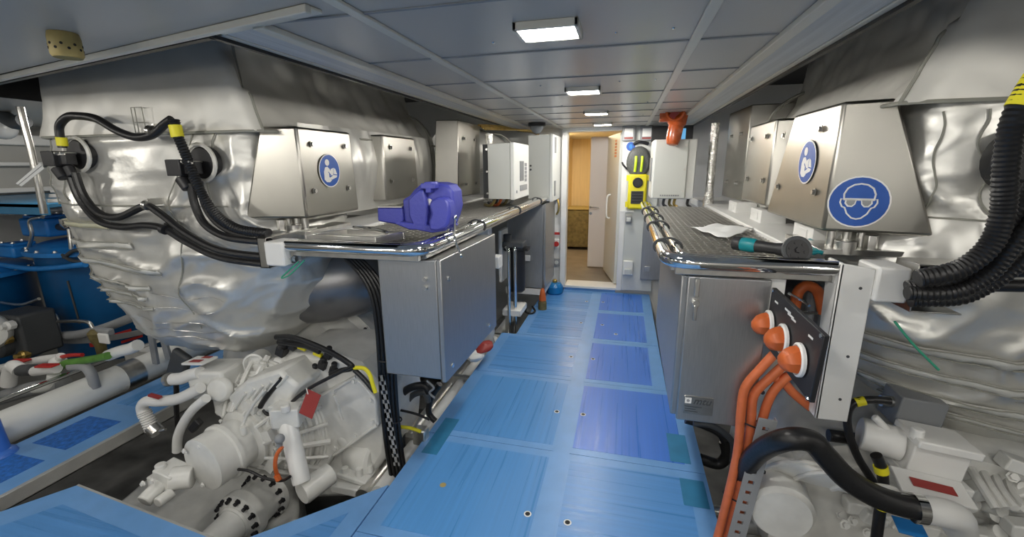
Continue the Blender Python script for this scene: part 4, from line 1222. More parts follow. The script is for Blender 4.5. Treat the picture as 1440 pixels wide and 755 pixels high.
# dome camera on the ceiling
t = thing('dome_camera', 'small black dome camera on the ceiling above the tall white cabinet', 'camera', (-.86, 4.5, CZ))
cc = at(755, 176, y=4.4)
m = MB(); m.lathe((cc.x, 4.4, CZ-.001), (0, 0, -1), [(0, .085), (.03, .085), (.035, .07)], 24); part('base', m, 'black_plastic', t)
m = MB(); m.lathe((cc.x, 4.4, CZ-.034), (0, 0, -1), [(0, .066), (.02, .064), (.05, .045), (.068, .02), (.07, .004)], 24); part('dome', m, 'grey_plastic', t)

# ------------------------------------------------------------------ far bulkhead, right of the doorway
def wall_thing(name, lab, cat, pxp, yy=5.14): return thing(name, lab, cat, at(*pxp, y=yy))
m = MB(); m.bb(.02, .36, 5.12, 5.199, .05, CZ-.002)
struct('wall_pier', m, 'cabinet_paint', .004)
YW = 5.118
for i, px_ in enumerate(((885, 187), (910, 187))):
    c = at(*px_, y=YW)
    t = thing('alarm_box', ('left' if i == 0 else 'right') + ' of the two clear covered alarm boxes high beside the doorway', 'alarm', c)
    m = MB(); m.bb(c.x-.075, c.x+.065, YW-.045, YW, c.z-.085, c.z+.075); part('cover', m, 'mid_grey', t, .012)
    m = MB(); m.bb(c.x-.050, c.x+.040, YW-.052, YW-.045, c.z-.04, c.z+.045); part('label_plate', m, 'sign_white', t)
    m = MB(); m.bb(c.x-.05, c.x+.04, YW-.054, YW-.045, c.z-.062, c.z-.048); part('red_strip', m, 'dark_red', t)
c = at(887, 206, y=YW)
t = thing('safety_sign', 'tiny round blue ear-protection sign on the pier right of the doorway', 'sign', c)
T = frame2d((c.x, YW, c.z), (1, 0, 0), (0, 0, 1))
m = MB(); disc(m, T, circ(.055), 0, .003); part('plate', m, 'sign_white', t)
m = MB(); disc(m, T, circ(.048), .003, .004); part('field', m, 'sign_blue', t)
m = MB(); disc(m, T, circ(.022, 20, 0, .0, .8, 1.15), .004, .005); part('head_figure', m, 'bright_blue', t)
# ear defenders in a round holder
c = at(898, 228, y=YW)
t = thing('ear_defenders', 'dark ear defenders with two yellow-green bands hanging beside the doorway', 'ear defenders', c)
m = MB(); m.lathe((c.x, YW, c.z), (0, -1, 0), [(0, .125), (.03, .13), (.05, .115), (.055, .10)], 28)
m.v = [(x, y, c.z + (z-c.z)*1.3) for x, y, z in m.v]; part('shell', m, 'gauze_dark', t)
for q in (-.03, .035):
    m = MB(); m.tube([(c.x+q, YW-.052, c.z+.06), (c.x+q, YW-.075, c.z), (c.x+q-.005, YW-.055, c.z-.10)], .014, 8); part('hivis_band', m, 'hivis', t)
m = MB(); m.tube([(c.x-.06, YW-.01, c.z+.19), (c.x-.0, YW-.03, c.z+.215), (c.x+.09, YW-.02, c.z+.19)], .018, 8); part('headband', m, 'black_plastic', t)
m = MB(); m.tube([(c.x-.11, YW-.01, c.z-.08), (c.x-.16, YW-.03, c.z-.03), (c.x-.175, YW-.02, c.z+.0)], .010, 8); part('microphone', m, 'black_plastic', t)
# yellow handheld station
c = at(896, 268, y=YW)
t = thing('wall_telephone', 'bright yellow wall telephone unit with a dark keypad beside the doorway', 'telephone', c)
m = MB(); m.bb(c.x-.10, c.x+.10, YW-.07, YW, c.z-.20, c.z+.18); b = part('case', m, 'yellow', t, .02)
m = MB(); m.lathe((c.x, YW-.070, c.z+.09), (0, -1, 0), [(0, .055), (.012, .055), (.014, .045), (.006, .04)], 24); part('speaker', m, 'black_plastic', b)
m = MB(); m.bb(c.x-.065, c.x+.065, YW-.078, YW-.070, c.z-.14, c.z+.0); kp = part('keypad', m, 'dark_grey', b, .004)
m = MB()
for k in range(4): m.bb(c.x-.055, c.x+.055, YW-.082, YW-.078, c.z-.125+.032*k, c.z-.105+.032*k)
part('grip_ring', m, 'black_plastic', b)
for sx in (-1, 1):
    for sz in (-.15, .14): 
        m = MB(); m.cyl((c.x+sx*.105, YW-.035, c.z+sz-.03), (c.x+sx*.105, YW-.035, c.z+sz+.03), .018); part('corner_bumper', m, 'yellow', b)
for i, (p, s_, nm, lab, cat) in enumerate((((884, 308), (.035, .045), 'wall_switch', 'small grey switch box below the yellow telephone', 'switch'), ((883, 376), (.055, .085), 'wall_socket', 'white capped socket low on the pier right of the doorway', 'socket'))):
    c = at(*p, y=YW); t = thing(nm, lab, cat, c)
    m = MB(); m.bb(c.x-s_[0], c.x+s_[0], YW-.04, YW, c.z-s_[1], c.z+s_[1]); part('box', m, 'cabinet_white' if i else 'mid_grey', t, .008)
    m = MB(); m.bb(c.x-s_[0]*.7, c.x+s_[0]*.7, YW-.06, YW-.04, c.z-s_[1]*(.9 if i else .5), c.z-s_[1]*(.1 if i else -.5)); part('flap', m, 'cabinet_paint', t, .006)
c = at(880, 297, y=YW); m = MB(); m.bb(c.x-.06, c.x+.09, YW-.02, YW, c.z-.012, c.z+.012); solo('wall_bracket', m, 'white_paint', 'thin white bar bracket under the yellow telephone', 'bracket', bevel=.003)
t = thing('wall_cabinet', 'flat steel locker front standing right of the pier behind the right rail end', 'cabinet', (.31, 5.1, .25))
c0 = at(900, 392, y=5.09); c1 = at(919, 300, y=5.09)
m = MB(); m.bb(c0.x, .62, 5.06, 5.117, c0.z, c1.z); part('door', m, 'stainless_cab', t, .004)
m = MB(); m.bb(c0.x+.04, c0.x+.10, 5.045, 5.06, c0.z+.1, c0.z+.16); part('latch', m, 'steel', t, .003)
# orange beacon and horn on the ceiling
t = thing('alarm_beacon', 'orange flashing beacon with horn hanging from the ceiling right of the doorway', 'beacon', at(945, 165, y=3.9))
c = at(946, 160, y=3.95)
m = MB(); m.bb(c.x-.10, c.x+.0, 3.93, 4.05, c.z-.06, c.z+.06); part('lens_block', m, 'amber', t, .010)
m = MB(); m.lathe((c.x+.02, 3.95, c.z+.03), (-.1, -.9, -.2), [(0, .05), (.06, .055), (.10, .075), (.105, .06), (.07, .04)], 20); part('horn', m, 'amber', t)
m = MB(); m.lathe((c.x+.05, 3.98, CZ-.001), (-.15, -.1, -1), [(0, .075), (.08, .075), (.10, .06), (.20, .06), (.25, .045), (.26, .02)], 20); part('beacon_dome', m, 'amber', t)
m = MB(); m.box((c.x+.01, 3.87, c.z+.0), (.05, .01, .09), Matrix.Rotation(.6, 3, 'Y')); part('label', m, 'dark_red', t)
# small screen above the control box
t = thing('monitor_screen', 'small lit screen in a dark recess above the right white control box', 'screen', at(945, 190, y=5.0))
c = at(945, 191, y=4.9); 
m = MB(); m.bb(c.x-.20, c.x+.2, 4.9, 4.95, c.z-.09, c.z+.10); part('case', m, 'black_plastic', t, .004)
m = MB(); m.bb(c.x-.0, c.x+.13, 4.892, 4.9, c.z-.06, c.z+.07); part('display', m, 'screen_blue', t)
# right control box
t = thing('control_box', 'white control box with plain grey door above the far end of the right shelf', 'control box', (.42, 4.1, 1.19))
m = MB(); m.bb(.225, .575, 4.06, 4.45, 1.20, 1.70); part('housing', m, 'cabinet_white', t, .008)
m = MB(); m.bb(.240, .505, 4.030, 4.058, 1.205, 1.695); d = part('door', m, 'cabinet_paint', t, .006)
m = MB(); 
for z in (1.27, 1.45, 1.65): m.cyl((.485, 4.03, z), (.485, 4.02, z), .010, seg=10)
part('latch', m, 'steel', d)
m = MB()
for k in range(9): m.bb(.30+.018*k, .312+.018*k, 4.026, 4.031, 1.225, 1.238)
part('vent_slot', m, 'mid_grey', d)
m = MB(); m.bb(.575, .581, 4.10, 4.40, 1.27, 1.60); part('side_window', m, 'black_plastic', t)
m = MB(); m.bb(.213, .225, 4.1, 4.3, 1.35, 1.55); part('side_handle', m, 'mid_grey', t, .003)
for i, (mt, x, l) in enumerate((('dark_grey', .35, 'dark'), ('olive', .40, 'olive'), ('brass', .44, 'yellow-brown'), ('black_rubber', .55, 'black'))):
    m = MB(); m.tube([(x, 4.12, 1.21), (x-.01, 4.10, 1.15), (x+.03, 4.06, 1.10), (x+.05, 4.05, .9)], .012, 8)
    solo('wire', m, mt, l + ' cable hanging out below the right control box', 'cable')
t = thing('lagged_riser', 'foil lagged vertical duct strip beside the right control box', 'duct', (.68, 4.0, 1.1))
def rz2(u, v):
    w = .032 + .05*max(0, .25-v)
    a = 2*math.pi*u
    return V((.70 + w*math.cos(a), 4.05 + .04*math.sin(a), 1.12 + .70*v)) + V((1, 0, 0))*.006*noise.noise(V((u*8, v*30, 7)))
m = MB(); m.patch(rz2, 24, 50, True, True, True); part('lagging', m, 'foil', t)
t = thing('exhaust_casing', 'tall stainless casing at the far end of the right engine', 'casing', (.85, 3.5, 1.2))
m = MB(); m.hexa([(.80, 3.40, 1.24), (1.10, 3.36, 1.24), (1.10, 3.95, 1.24), (.78, 3.95, 1.24), (.80, 3.40, 1.88), (1.08, 3.36, 1.88), (1.08, 3.95, 1.88), (.78, 3.95, 1.88)])
c_ = part('shell', m, 'stainless_soft', t, .006)
bolts_each('bolt', c_, 'steel', [(V((.785, yy, zz)), V((-1, 0, 0))) for yy, zz in ((3.5, 1.36), (3.8, 1.36), (3.5, 1.70), (3.8, 1.70))], .010, .02)
# white saddles along the right bench back edge
for i, (x, y) in enumerate(((.80, 2.05), (.79, 2.75), (.78, 3.3))):
    m = MB(); m.bb(x-.03, x+.10, y, y+.22, 1.155, 1.235); m.bb(x-.035, x-.03, y+.06, y+.15, 1.175, 1.22)
    solo('engine_saddle', m, 'white_paint', ('nearest', 'middle', 'farthest')[i] + ' white saddle block behind the right grating shelf', 'bracket', bevel=.008)
# perforated tan vent in the ceiling, near left
t = thing('ceiling_vent', 'tan perforated cylinder hanging from the ceiling at the top left corner', 'vent', at(90, 50, z=CZ))
c = at(88, 46, z=CZ)
m = MB(); m.lathe((c.x, c.y, CZ-.001), (0, 0, -1), [(0, .036), (.015, .039), (.062, .039), (.070, .034)], 28); v = part('body', m, 'tan', t)
m = MB()
for k in range(16):
    a = 2*math.pi*k/16; z = CZ-.036-.012*(k % 2)
    m.lathe((c.x+.0388*math.cos(a), c.y+.0388*math.sin(a), z), (math.cos(a), math.sin(a), 0), [(0, .004), (.0012, .004)], 8)
part('hole', m, 'dark_void', v, stuff=True)
# ------------------------------------------------------------------ gearboxes in the pits beside the walkway
def se(c, e): return math.copysign(abs(c)**(2/e), c)
def loft(secs, nu=72, e=3.2, ribs=0):
    m = MB()
    def fn(u, v):
        f = v*(len(secs)-1); k = min(int(f), len(secs)-2); t = f-k
        t2 = t*t*(3-2*t) if ribs else t
        y, cx, cz, hw, hh = [secs[k][j]*(1-t) + secs[k+1][j]*t for j in range(5)]
        a = 2*math.pi*u
        return V((cx + hw*se(math.cos(a), e), y, cz + hh*se(math.sin(a), e)))
    m.patch(fn, nu, (len(secs)-1)*4+1, True, True, True); return m

gL = thing('gearbox', 'white painted marine gearbox in the open pit left of the blue walkway', 'gearbox', (-1.95, 1.9, -.6))
secs = [(1.50, -1.80, .05, .22, .22), (1.58, -1.78, .04, .34, .33), (1.78, -1.86, .0, .46, .42), (1.98, -1.97, -.02, .56, .47), (2.18, -2.08, -.04, .64, .55), (2.24, -2.1, -.04, .66, .58)]
def plate(pts, y0, y1, bev, par, nm='rear_case', s=1):
    mm = MB(); mm.prism([at(a, b, y=y0) for a, b in pts], (0, y1-y0, 0)); return part(nm, mm, 'engine_paint', par, bev)
# rear case: flat-faced casting towards the walkway
rc = plate([(372, 520), (400, 498), (470, 500), (505, 512), (536, 548), (546, 590), (543, 640), (520, 676), (492, 700), (430, 702), (398, 660), (380, 600)], 1.84, 2.26, .03, gL)
plate([(408, 590), (440, 560), (500, 528), (528, 560), (532, 600), (470, 640), (440, 690), (424, 690), (415, 640)], 1.80, 1.86, .012, rc, 'cover')
mm = MB()
for (p0, p1) in (((470, 640), (530, 598)), ((436, 640), (428, 600)), ((458, 612), (448, 580)), ((470, 555), (482, 590)), ((445, 690), (440, 650)), ((500, 530), (470, 548))):
    q0, q1 = at(*p0, y=1.80), at(*p1, y=1.80); mm.tube([q0, q1], .009, 8, False)
part('raised_ribs', mm, 'engine_paint', rc)
bolts_each('bolt', rc, 'engine_paint', [(at(a, b, y=1.80), V((0, -1, .2))) for a, b in ((418, 596), (440, 568), (470, 550), (498, 536), (522, 562), (524, 592), (500, 612), (472, 630), (448, 668), (430, 682), (421, 650))], .011, .012)
for a, b, r in ((450, 604, .022), (484, 618, .030), (480, 580, .018), (510, 660, .028), (466, 672, .025)):
    mm = MB(); mm.lathe(at(a, b, y=1.82), (0, -1, .1), [(-.03, r*1.2), (.02, r), (.024, r*.7)], 18); part('boss', mm, 'engine_paint', rc)
# ribbed conical front case between the drum and the rear casting
D0 = at(283, 655, y=1.42); axc = V((.15, 1, .02)).normalized()
prof = [(.13, .11), (.20, .115), (.215, .15)]
for k in range(9):
    t = .22 + .026*k; r = .165 + .026*k
    prof += [(t, r), (t+.014, r), (t+.015, r+.012 if k % 2 else r-.006), (t+.026, r+.014 if k % 2 else r-.004)]
mm = MB(); mm.lathe(D0, axc, prof, 48); cn = part('case', mm, 'engine_paint', gL, angle=25)
u_ = V((0, 0, 1)); u_ = (u_-axc*u_.dot(axc)).normalized(); w_ = axc.cross(u_)
mm = MB()
for k in range(22):
    a = 2*math.pi*k/22; dr_ = u_*math.cos(a)+w_*math.sin(a)
    q0 = D0+axc*.215+dr_*.165; q1 = D0+axc*.44+dr_*.39
    if k % 2: mm.tube([q0, q0.lerp(q1, .5)+dr_*.012, q1], .011, 6)
    else: mm.tube([q0.lerp(q1, .35), q1], .016, 6, False)
part('longitudinal_ribs', mm, 'engine_paint', cn)
rnd = random.Random(9)
for k in range(40):
    mm = MB(); a = rnd.uniform(-2.2, 2.2); t = rnd.uniform(.24, .42); dr_ = u_*math.cos(a)+w_*math.sin(a)
    q = D0+axc*t+dr_*(.165+(t-.22)*1.0)
    if k % 4 == 0: mm.box(q, (rnd.uniform(.04, .09), rnd.uniform(.04, .09), .05), Matrix.Rotation(a, 3, 'Y'))
    elif k % 4 == 1: mm.lathe(q, dr_, [(-.02, .024), (.012, .024), (.014, .015), (.026, .014)], 12)
    else: mm.bolt(q, dr_, .011, .022)
    part(('flange_block', 'plug', 'bolt', 'bolt')[k % 4], mm, 'engine_paint', cn)
# upper cover on the top of the case
plate([(318, 560), (345, 535), (392, 520), (420, 545), (400, 575), (340, 592)], 1.66, 1.95, .02, gL, 'top_cover')
mm = MB()
for k in range(6):
    q0, q1 = at(330+12*k, 574-6*k, y=1.655), at(345+12*k, 552-5*k, y=1.655); mm.tube([q0, q1], .008, 6, False)
mm.tube([at(340, 600, y=1.58), at(352, 575, y=1.60), at(372, 548, y=1.62)], .009, 8); mm.cyl(at(342, 600, y=1.57), at(344, 610, y=1.57), .016)
part('top_ribs', mm, 'engine_paint', gL)
m = MB(); m.lathe((-2.1, 2.24, -.04), (0, 1, 0), [(0, .60), (.04, .66), (.10, .69), (.12, .74), (.17, .74), (.18, .70), (.30, .70)], 64); bell = part('bell_housing', m, 'engine_paint', gL, angle=30)
m = MB()
for k in range(24):
    a = 2*math.pi*k/24; m.bolt((-2.1+.715*math.cos(a), 2.36, -.04+.715*math.sin(a)), (0, -1, 0), .013, .014)
part('rim_bolts', m, 'dark_grey', bell)
# front cover drum
D = at(283, 655, y=1.42)
m = MB(); m.lathe(D, (.15, 1, .02), [(0, .125), (.006, .138), (.10, .138), (.105, .150), (.125, .150), (.13, .135), (.30, .125)], 40); dr = part('cover_drum', m, 'engine_paint', gL)
bolts_each('bolt', dr, 'white_paint', [(D+V((.112*math.cos(a), -.0, .112*math.sin(a))), V((-.15, -1, -.02))) for a in [2*math.pi*k/6+.4 for k in range(6)]], .010, .008)
# hydraulic pump ahead of the drum
P_ = at(236, 672, y=1.38)
m = MB(); m.box(P_+V((.0, .02, .0)), (.11, .11, .10), Matrix.Rotation(.25, 3, 'Y')); m.box(P_+V((-.055, .0, -.02)), (.06, .08, .075)); m.cyl(P_+V((.02, 0, .0)), P_+V((.10, .05, -.01)), .055, seg=20)
m.cyl(P_+V((-.02, -.02, -.02)), P_+V((-.02, -.11, -.05)), .036, seg=18); m.cyl(P_+V((.05, -.03, -.05)), P_+V((.05, -.10, -.05)), .026, seg=14); m.cyl(P_+V((-.03, 0, .04)), P_+V((-.03, 0, .075)), .025, seg=12)
pm = part('hydraulic_pump', m, 'engine_paint', gL, .006)
m = MB()
for q in ((-.05, -.075, .02), (.0, -.065, .035), (-.06, -.05, -.06)): m.bolt(P_+V(q), (0, -1, .1), .010, .012)
part('pump_bolts', m, 'white_paint', pm)
# output flange, studs and shaft
S = at(336, 729, y=1.50)
m = MB(); m.lathe(S, (0, 1, 0), [(-.03, .095), (0, .135), (.05, .135), (.06, .115), (.16, .115), (.17, .14), (.2, .14)], 40); fl = part('output_flange', m, 'engine_paint', gL)
for y_, rr in ((-.012, .118), (.165, .126)):
    bolts_each('stud', fl, 'black_plastic', [(S+V((rr*math.cos(2*math.pi*k/14), y_+.004, rr*math.sin(2*math.pi*k/14))), V((0, -1, 0))) for k in range(14)], .0115, .024)
m = MB(); m.cyl(S+V((0, -.0, 0)), S+V((0, -1.6, -.10)), .080, seg=32); m.lathe(S+V((0, -.02, 0)), (0, -1, 0), [(0, .10), (.02, .085)], 32)
sh = part('propeller_shaft', m, 'engine_paint', gL)
# spin-on filter, end cap and copper pipe
A, B = at(405, 598, y=1.60), at(424, 676, y=1.52)
m = MB(); m.lathe(A, B-A, [(-.03, .036), (0, .038), (.01, .044), ((B-A).length, .042), ((B-A).length+.008, .04)], 24); part('oil_filter', m, 'white_paint', gL)
m = MB(); m.box(A+V((-.01, .03, .05)), (.13, .12, .10), Matrix.Rotation(.35, 3, 'Z')); m.box(A+V((-.08, .05, .02)), (.07, .09, .13)); m.cyl(A+V((.02, -.02, .09)), A+V((.02, -.02, .13)), .022); part('filter_head', m, 'engine_paint', gL, .006)
c = at(424, 694, y=1.52)
m = MB(); m.lathe(c, (-.35, -1, -.05), [(-.16, .056), (-.01, .060), (0, .055)], 28); part('end_cap', m, 'engine_paint', gL)
m = MB(); m.tube([at(397, 628, y=1.50), at(389, 640, y=1.48), at(387, 655, y=1.47), at(390, 668, y=1.48), at(394, 674, y=1.5)], .0095, 10); m.cyl(at(389, 668, y=1.475), at(392, 675, y=1.475), .014, seg=8)
part('copper_pipe', m, 'orange', gL, label='orange painted pipe')
m = MB(); m.sphere(at(393, 617, y=1.50), .024, 14); m.cyl(at(393, 617, y=1.50), at(393, 627, y=1.50), .014); part('banjo_union', m, 'mid_grey', gL)
# foot bracket and side cylinder inboard
c = at(524, 640, y=1.92)
m = MB(); m.lathe(c+V((-.12, .02, 0)), (1, -.12, 0), [(0, .12), (.03, .135), (.16, .135), (.175, .12)], 32); part('side_cylinder', m, 'engine_paint', gL)
m = MB(); b0 = at(505, 662, y=1.82); m.box(b0, (.18, .16, .03), Matrix.Rotation(.15, 3, 'Y')); m.box(b0+V((.0, .06, .05)), (.03, .10, .10)); m.box(b0+V((-.06, .06, .05)), (.02, .10, .10)); m.box(b0+V((.02, 0, -.05)), (.26, .22, .05))
ft = part('foot', m, 'engine_paint', gL, .008)
for q in ((.03, -.04), (.07, .0), (-.05, -.05)): m = MB(); m.cyl(b0+V((q[0], q[1], .01)), b0+V((q[0], q[1], .05)), .020, .018, 14); part('nut', m, 'engine_paint', ft)
# upper valve block with sensors
m = MB()
c = at(430, 520, y=1.95)
m.box(c+V((.0, .0, .0)), (.30, .20, .12), Matrix.Rotation(-.25, 3, 'Y')); m.box(c+V((.06, -.02, .08)), (.16, .14, .10), Matrix.Rotation(-.2, 3, 'Y'))
m.box(c+V((-.12, -.06, .0)), (.14, .12, .14), Matrix.Rotation(.3, 3, 'Z'))
m.cyl(at(388, 508, y=1.86), at(430, 516, y=1.86), .028, seg=18); m.cyl(at(452, 500, y=1.9), at(480, 512, y=1.88), .030, seg=18); m.cyl(at(405, 495, y=1.9), at(415, 480, y=1.92), .026)
vb = part('valve_block', m, 'white_paint', gL, .008)
for (a, b, d) in ((397, 493, .05), (455, 512, .045), (463, 498, .04), (470, 520, .04), (412, 487, .035), (443, 522, .035)):
    p0 = at(a, b, y=1.84); m = MB(); m.box(p0, (d, d, d*1.1), Matrix.Rotation(.4, 3, 'Y')); m.cyl(p0, p0+V((.02, -.02, .05)), d*.38, seg=12); part('solenoid', m, 'black_plastic', vb, .004)
for (a, b) in ((425, 489), (447, 498)):
    p0 = at(a, b, y=1.82); m = MB(); m.box(p0, (.05, .02, .02), Matrix.Rotation(.3, 3, 'Y')); part('yellow_clip', m, 'yellow', vb, .003)
p0 = at(398, 545, y=1.72); m = MB(); m.lathe(p0, (.1, -1, .35), [(0, .018), (.006, .018)], 16); part('red_cap', m, 'orange', vb)
p0 = at(405, 529, y=1.74); m = MB(); m.box(p0, (.025, .006, .02)); part('red_plate', m, 'dark_red', vb)
m = MB(); p0 = at(392, 558, y=1.70); m.box(p0, (.16, .05, .14), Matrix.Rotation(.2, 3, 'Y')); part('plug_plate', m, 'engine_paint', gL, .008)
# cooler with raw-water pipes
c = at(312, 532, y=1.80)
m = MB(); m.box(c, (.26, .20, .17), Matrix.Rotation(-.12, 3, 'Y')); m.box(c+V((.05, .02, -.14)), (.16, .16, .14)); m.lathe(c+V((.10, -.10, .0)), (.2, -1, .2), [(-.02, .07), (.02, .07), (.03, .05)], 24)
ck = part('oil_cooler', m, 'engine_paint', gL, .016)
m = MB(); q = at(281, 507, y=1.76); m.box(q, (.15, .10, .012), Matrix.Rotation(-.1, 3, 'Y')); lp = part('label_plate', m, 'white_paint', ck, .002)
m = MB(); m.box(q+V((-.0, -.02, .008)), (.075, .030, .002), Matrix.Rotation(-.1, 3, 'Y')); m.box(q+V((.02, .03, .010)), (.06, .025, .002), Matrix.Rotation(-.1, 3, 'Y')); part('red_label', m, 'dark_red', lp)
m = MB(); m.lathe(at(357, 512, y=1.82), (.35, -1, .1), [(-.10, .055), (0, .060), (.005, .050), (-.02, .040)], 24); part('pipe_stub', m, 'engine_paint', gL)
m = MB(); m.tube([at(a, b, y=1.72) for a, b in ((282, 524), (268, 527), (255, 532), (243, 533))], [.034], 14); part('pipe', m, 'white_paint', gL)
m = MB(); m.tube([at(240, 533, y=1.72), at(236, 534, y=1.72)], .038, 14, False); part('hose_clamp', m, 'steel', gL)
m = MB(); m.tube([at(a, b, y=1.66) for a, b in ((282, 545), (262, 556), (245, 562), (222, 564), (207, 564), (200, 572), (203, 585))], .030, 16); pp = part('pipe', m, 'white_paint', gL)
m = MB(); m.tube([at(a, b, y=1.66) for a, b in ((202, 578), (208, 590), (214, 603))], .034, 16, rib=.004, sub=5); part('bellows', m, 'white_paint', pp)
m = MB(); m.box(at(218, 557, y=1.63), (.075, .022, .012), Matrix.Rotation(.1, 3, 'Y')); part('red_label', m, 'dark_red', pp)
m = MB(); m.tube([at(213, 600, y=1.66), at(222, 608, y=1.66)], .038, 14, False); m.tube([at(225, 606, y=1.64), at(233, 604, y=1.64)], .008, 8, False); part('hose_clamp', m, 'steel', pp)
m = MB(); m.tube([at(a, b, y=1.62) for a, b in ((290, 560), (272, 575), (258, 595), (250, 615), (249, 634))], .024, 14); part('pipe', m, 'white_paint', gL)
m = MB(); m.tube([at(a, b, y=1.74) for a, b in ((245, 525), (248, 545), (248, 570), (250, 600))], .014, 10); part('drain_hose', m, 'black_rubber', gL)
m = MB(); m.box(at(252, 515, y=2.05), (.14, .05, .24), Matrix.Rotation(.5, 3, 'Y')); part('guard_plate', m, 'dark_grey', gL, .02)
m = MB(); m.box(at(275, 598, y=1.62), (.04, .03, .09), Matrix.Rotation(.8, 3, 'Y')); part('connector', m, 'black_plastic', gL, .004)
# grey blanked port
m = MB(); m.lathe(at(308, 554, y=1.70), (.1, -1, .1), [(0, .035), (.004, .035)], 18); part('blank_port', m, 'grey_plastic', gL)

# harness on the gearbox
hs = [([(388, 474), (410, 474), (440, 484), (470, 498), (492, 512), (494, 518), (480, 521), (465, 527)], .014, 'black wiring loom arching over the left gearbox valve block', 1.74),
      ([(497, 514), (465, 530), (435, 546), (414, 562), (395, 579), (378, 583), (370, 576)], .009, 'thin black cable curving down the left gearbox beside the red tag', 1.66),
      ([(392, 480), (430, 486), (450, 494)], .017, 'short thick black conduit on top of the left gearbox', 1.78),
      ([(498, 517), (512, 518), (520, 527), (524, 540), (528, 552)], .010, 'yellow cable bending over the right shoulder of the left gearbox', 1.72),
      ([(498, 520), (512, 533), (526, 550)], .012, 'black cable beside the yellow cable on the left gearbox', 1.75),
      ([(397, 532), (385, 545), (372, 562), (366, 572)], .014, 'black segmented sensor lead down the front of the left gearbox', 1.66),
      ([(335, 660), (350, 662), (372, 672), (395, 676), (408, 670)], .007, 'thin black hose under the gearbox filter above the output flange', 1.48)]
for i, (p, r, l, y) in enumerate(hs):
    m = MB(); m.tube([at(a, b, y=y) for a, b in p], r, 10); solo('cable', m, 'yellow_tape' if 'yellow cable bending' in l else 'black_rubber', l, 'cable')
p0 = at(436, 568, y=1.62)
t = thing('warning_tag', 'dark red paper tag hanging from the cable on the left gearbox', 'tag', p0)
m = MB(); m.box(p0, (.075, .003, .125), Matrix.Rotation(.32, 3, 'Y') @ Matrix.Rotation(-.3, 3, 'X')); part('card', m, 'dark_red', t)
m = MB(); m.tube([at(431, 546, y=1.64), at(433, 554, y=1.615)], .003, 6, False); part('tie', m, 'sign_white', t)

m = MB()
m.prism([at(150, 718, z=-.42), at(210, 668, z=-.42), at(252, 650, z=-.42), at(420, 640, z=-.42), at(420, 800, z=-.42)], (0, 0, -.48))
struct('engine_bed', m, 'engine_paint', .03)
# ------------------------------------------------------------------ right gearbox
gR = thing('gearbox', 'white painted marine gearbox low at the bottom right, half hidden by hoses', 'gearbox', (1.3, 1.9, -.6))
def mir(secs, dx): return [(y, dx - cx, cz, hw, hh) for y, cx, cz, hw, hh in secs]
part('case', loft(mir([(1.80, -1.86, .0, .46, .42)] + secs[3:], -.72)), 'engine_paint', gR, angle=50)
m = MB(); m.lathe((1.38, 2.24, -.04), (0, 1, 0), [(0, .60), (.04, .66), (.10, .69), (.12, .74), (.17, .74), (.18, .70), (.30, .70)], 64); bell = part('bell_housing', m, 'engine_paint', gR, angle=30)
m = MB()
for k in range(24):
    a = 2*math.pi*k/24; m.bolt((1.38+.715*math.cos(a), 2.36, -.04+.715*math.sin(a)), (0, -1, 0), .013, .014)
part('rim_bolts', m, 'dark_grey', bell)
c = at(1098, 720, y=1.62)
m = MB(); m.lathe(c, (.1, 1, .02), [(-.02, .10), (0, .115), (.16, .115), (.17, .13), (.25, .13)], 36); part('cover_drum', m, 'engine_paint', gR)
c = at(1175, 690, y=1.60)
m = MB()
def hump(u, v):
    a = math.pi*(u*1.1-.05); p = at(1090+150*v, 660+40*v, y=1.78-.22*v)
    r = .13*(1-.25*v)
    return p + V((r*.8*math.cos(a), -.10*math.sin(a), r*math.sin(a)))
m.patch(hump, 30, 14); part('front_casting', m, 'engine_paint', gR)
m = MB()
for v in (.15, .45, .8): m.tube([hump(k/10, v)*1.0+V((0, -.004, .004)) for k in range(11)], .010, 8)
for (a, b) in ((1095, 612), (1118, 612)): m.tube([at(a, b+12, y=1.78), at(a+4, b, y=1.75), at(a+14, b+2, y=1.75), at(a+16, b+14, y=1.78)], .010, 8)
part('casting_ribs', m, 'engine_paint', gR)
c = at(1302, 636, y=1.72)
m = MB(); m.box(c, (.17, .14, .16), Matrix.Rotation(.12, 3, 'Y')); m.box(c+V((.01, -.02, .07)), (.19, .15, .03), Matrix.Rotation(.12, 3, 'Y')); m.box(c+V((-.0, -.02, -.07)), (.20, .16, .03), Matrix.Rotation(.12, 3, 'Y')); m.cyl(c+V((-.07, -.05, .08)), c+V((-.07, -.05, .12)), .02)
m.cyl(c+V((-.20, .03, .03)), c+V((-.08, .0, .02)), .06, seg=22); m.tube([c+V((-.18, .0, .12)), c+V((-.13, 0, .07))], .014, 8, False)
for q in (-.07, .09): m.cyl(c+V((q, -.08, -.12)), c+V((q, -.08, -.08)), .016, seg=10)
vb = part('valve_block', m, 'white_paint', gR, .008)
c = at(1282, 573, y=1.84)
m = MB(); m.box(c, (.15, .12, .12), Matrix.Rotation(.1, 3, 'Y')); part('actuator', m, 'grey_plastic', gR, .006)
m = MB(); m.cyl(c+V((-.11, -.01, .02)), c+V((-.07, -.01, .02)), .022, seg=12); part('cable_gland', m, 'steel', gR)
c = at(1310, 685, y=1.60)
R3 = Matrix.Rotation(.14, 3, 'Y') @ Matrix.Rotation(.3, 3, 'X')
m = MB(); m.box(c, (.22, .10, .012), R3); lp = part('label_plate', m, 'white_paint', gR, .003)
m = MB(); m.box(c+V((0, -.006, .008)), (.13, .034, .002), R3); part('red_label', m, 'dark_red', lp)
c = at(1330, 722, y=1.50)
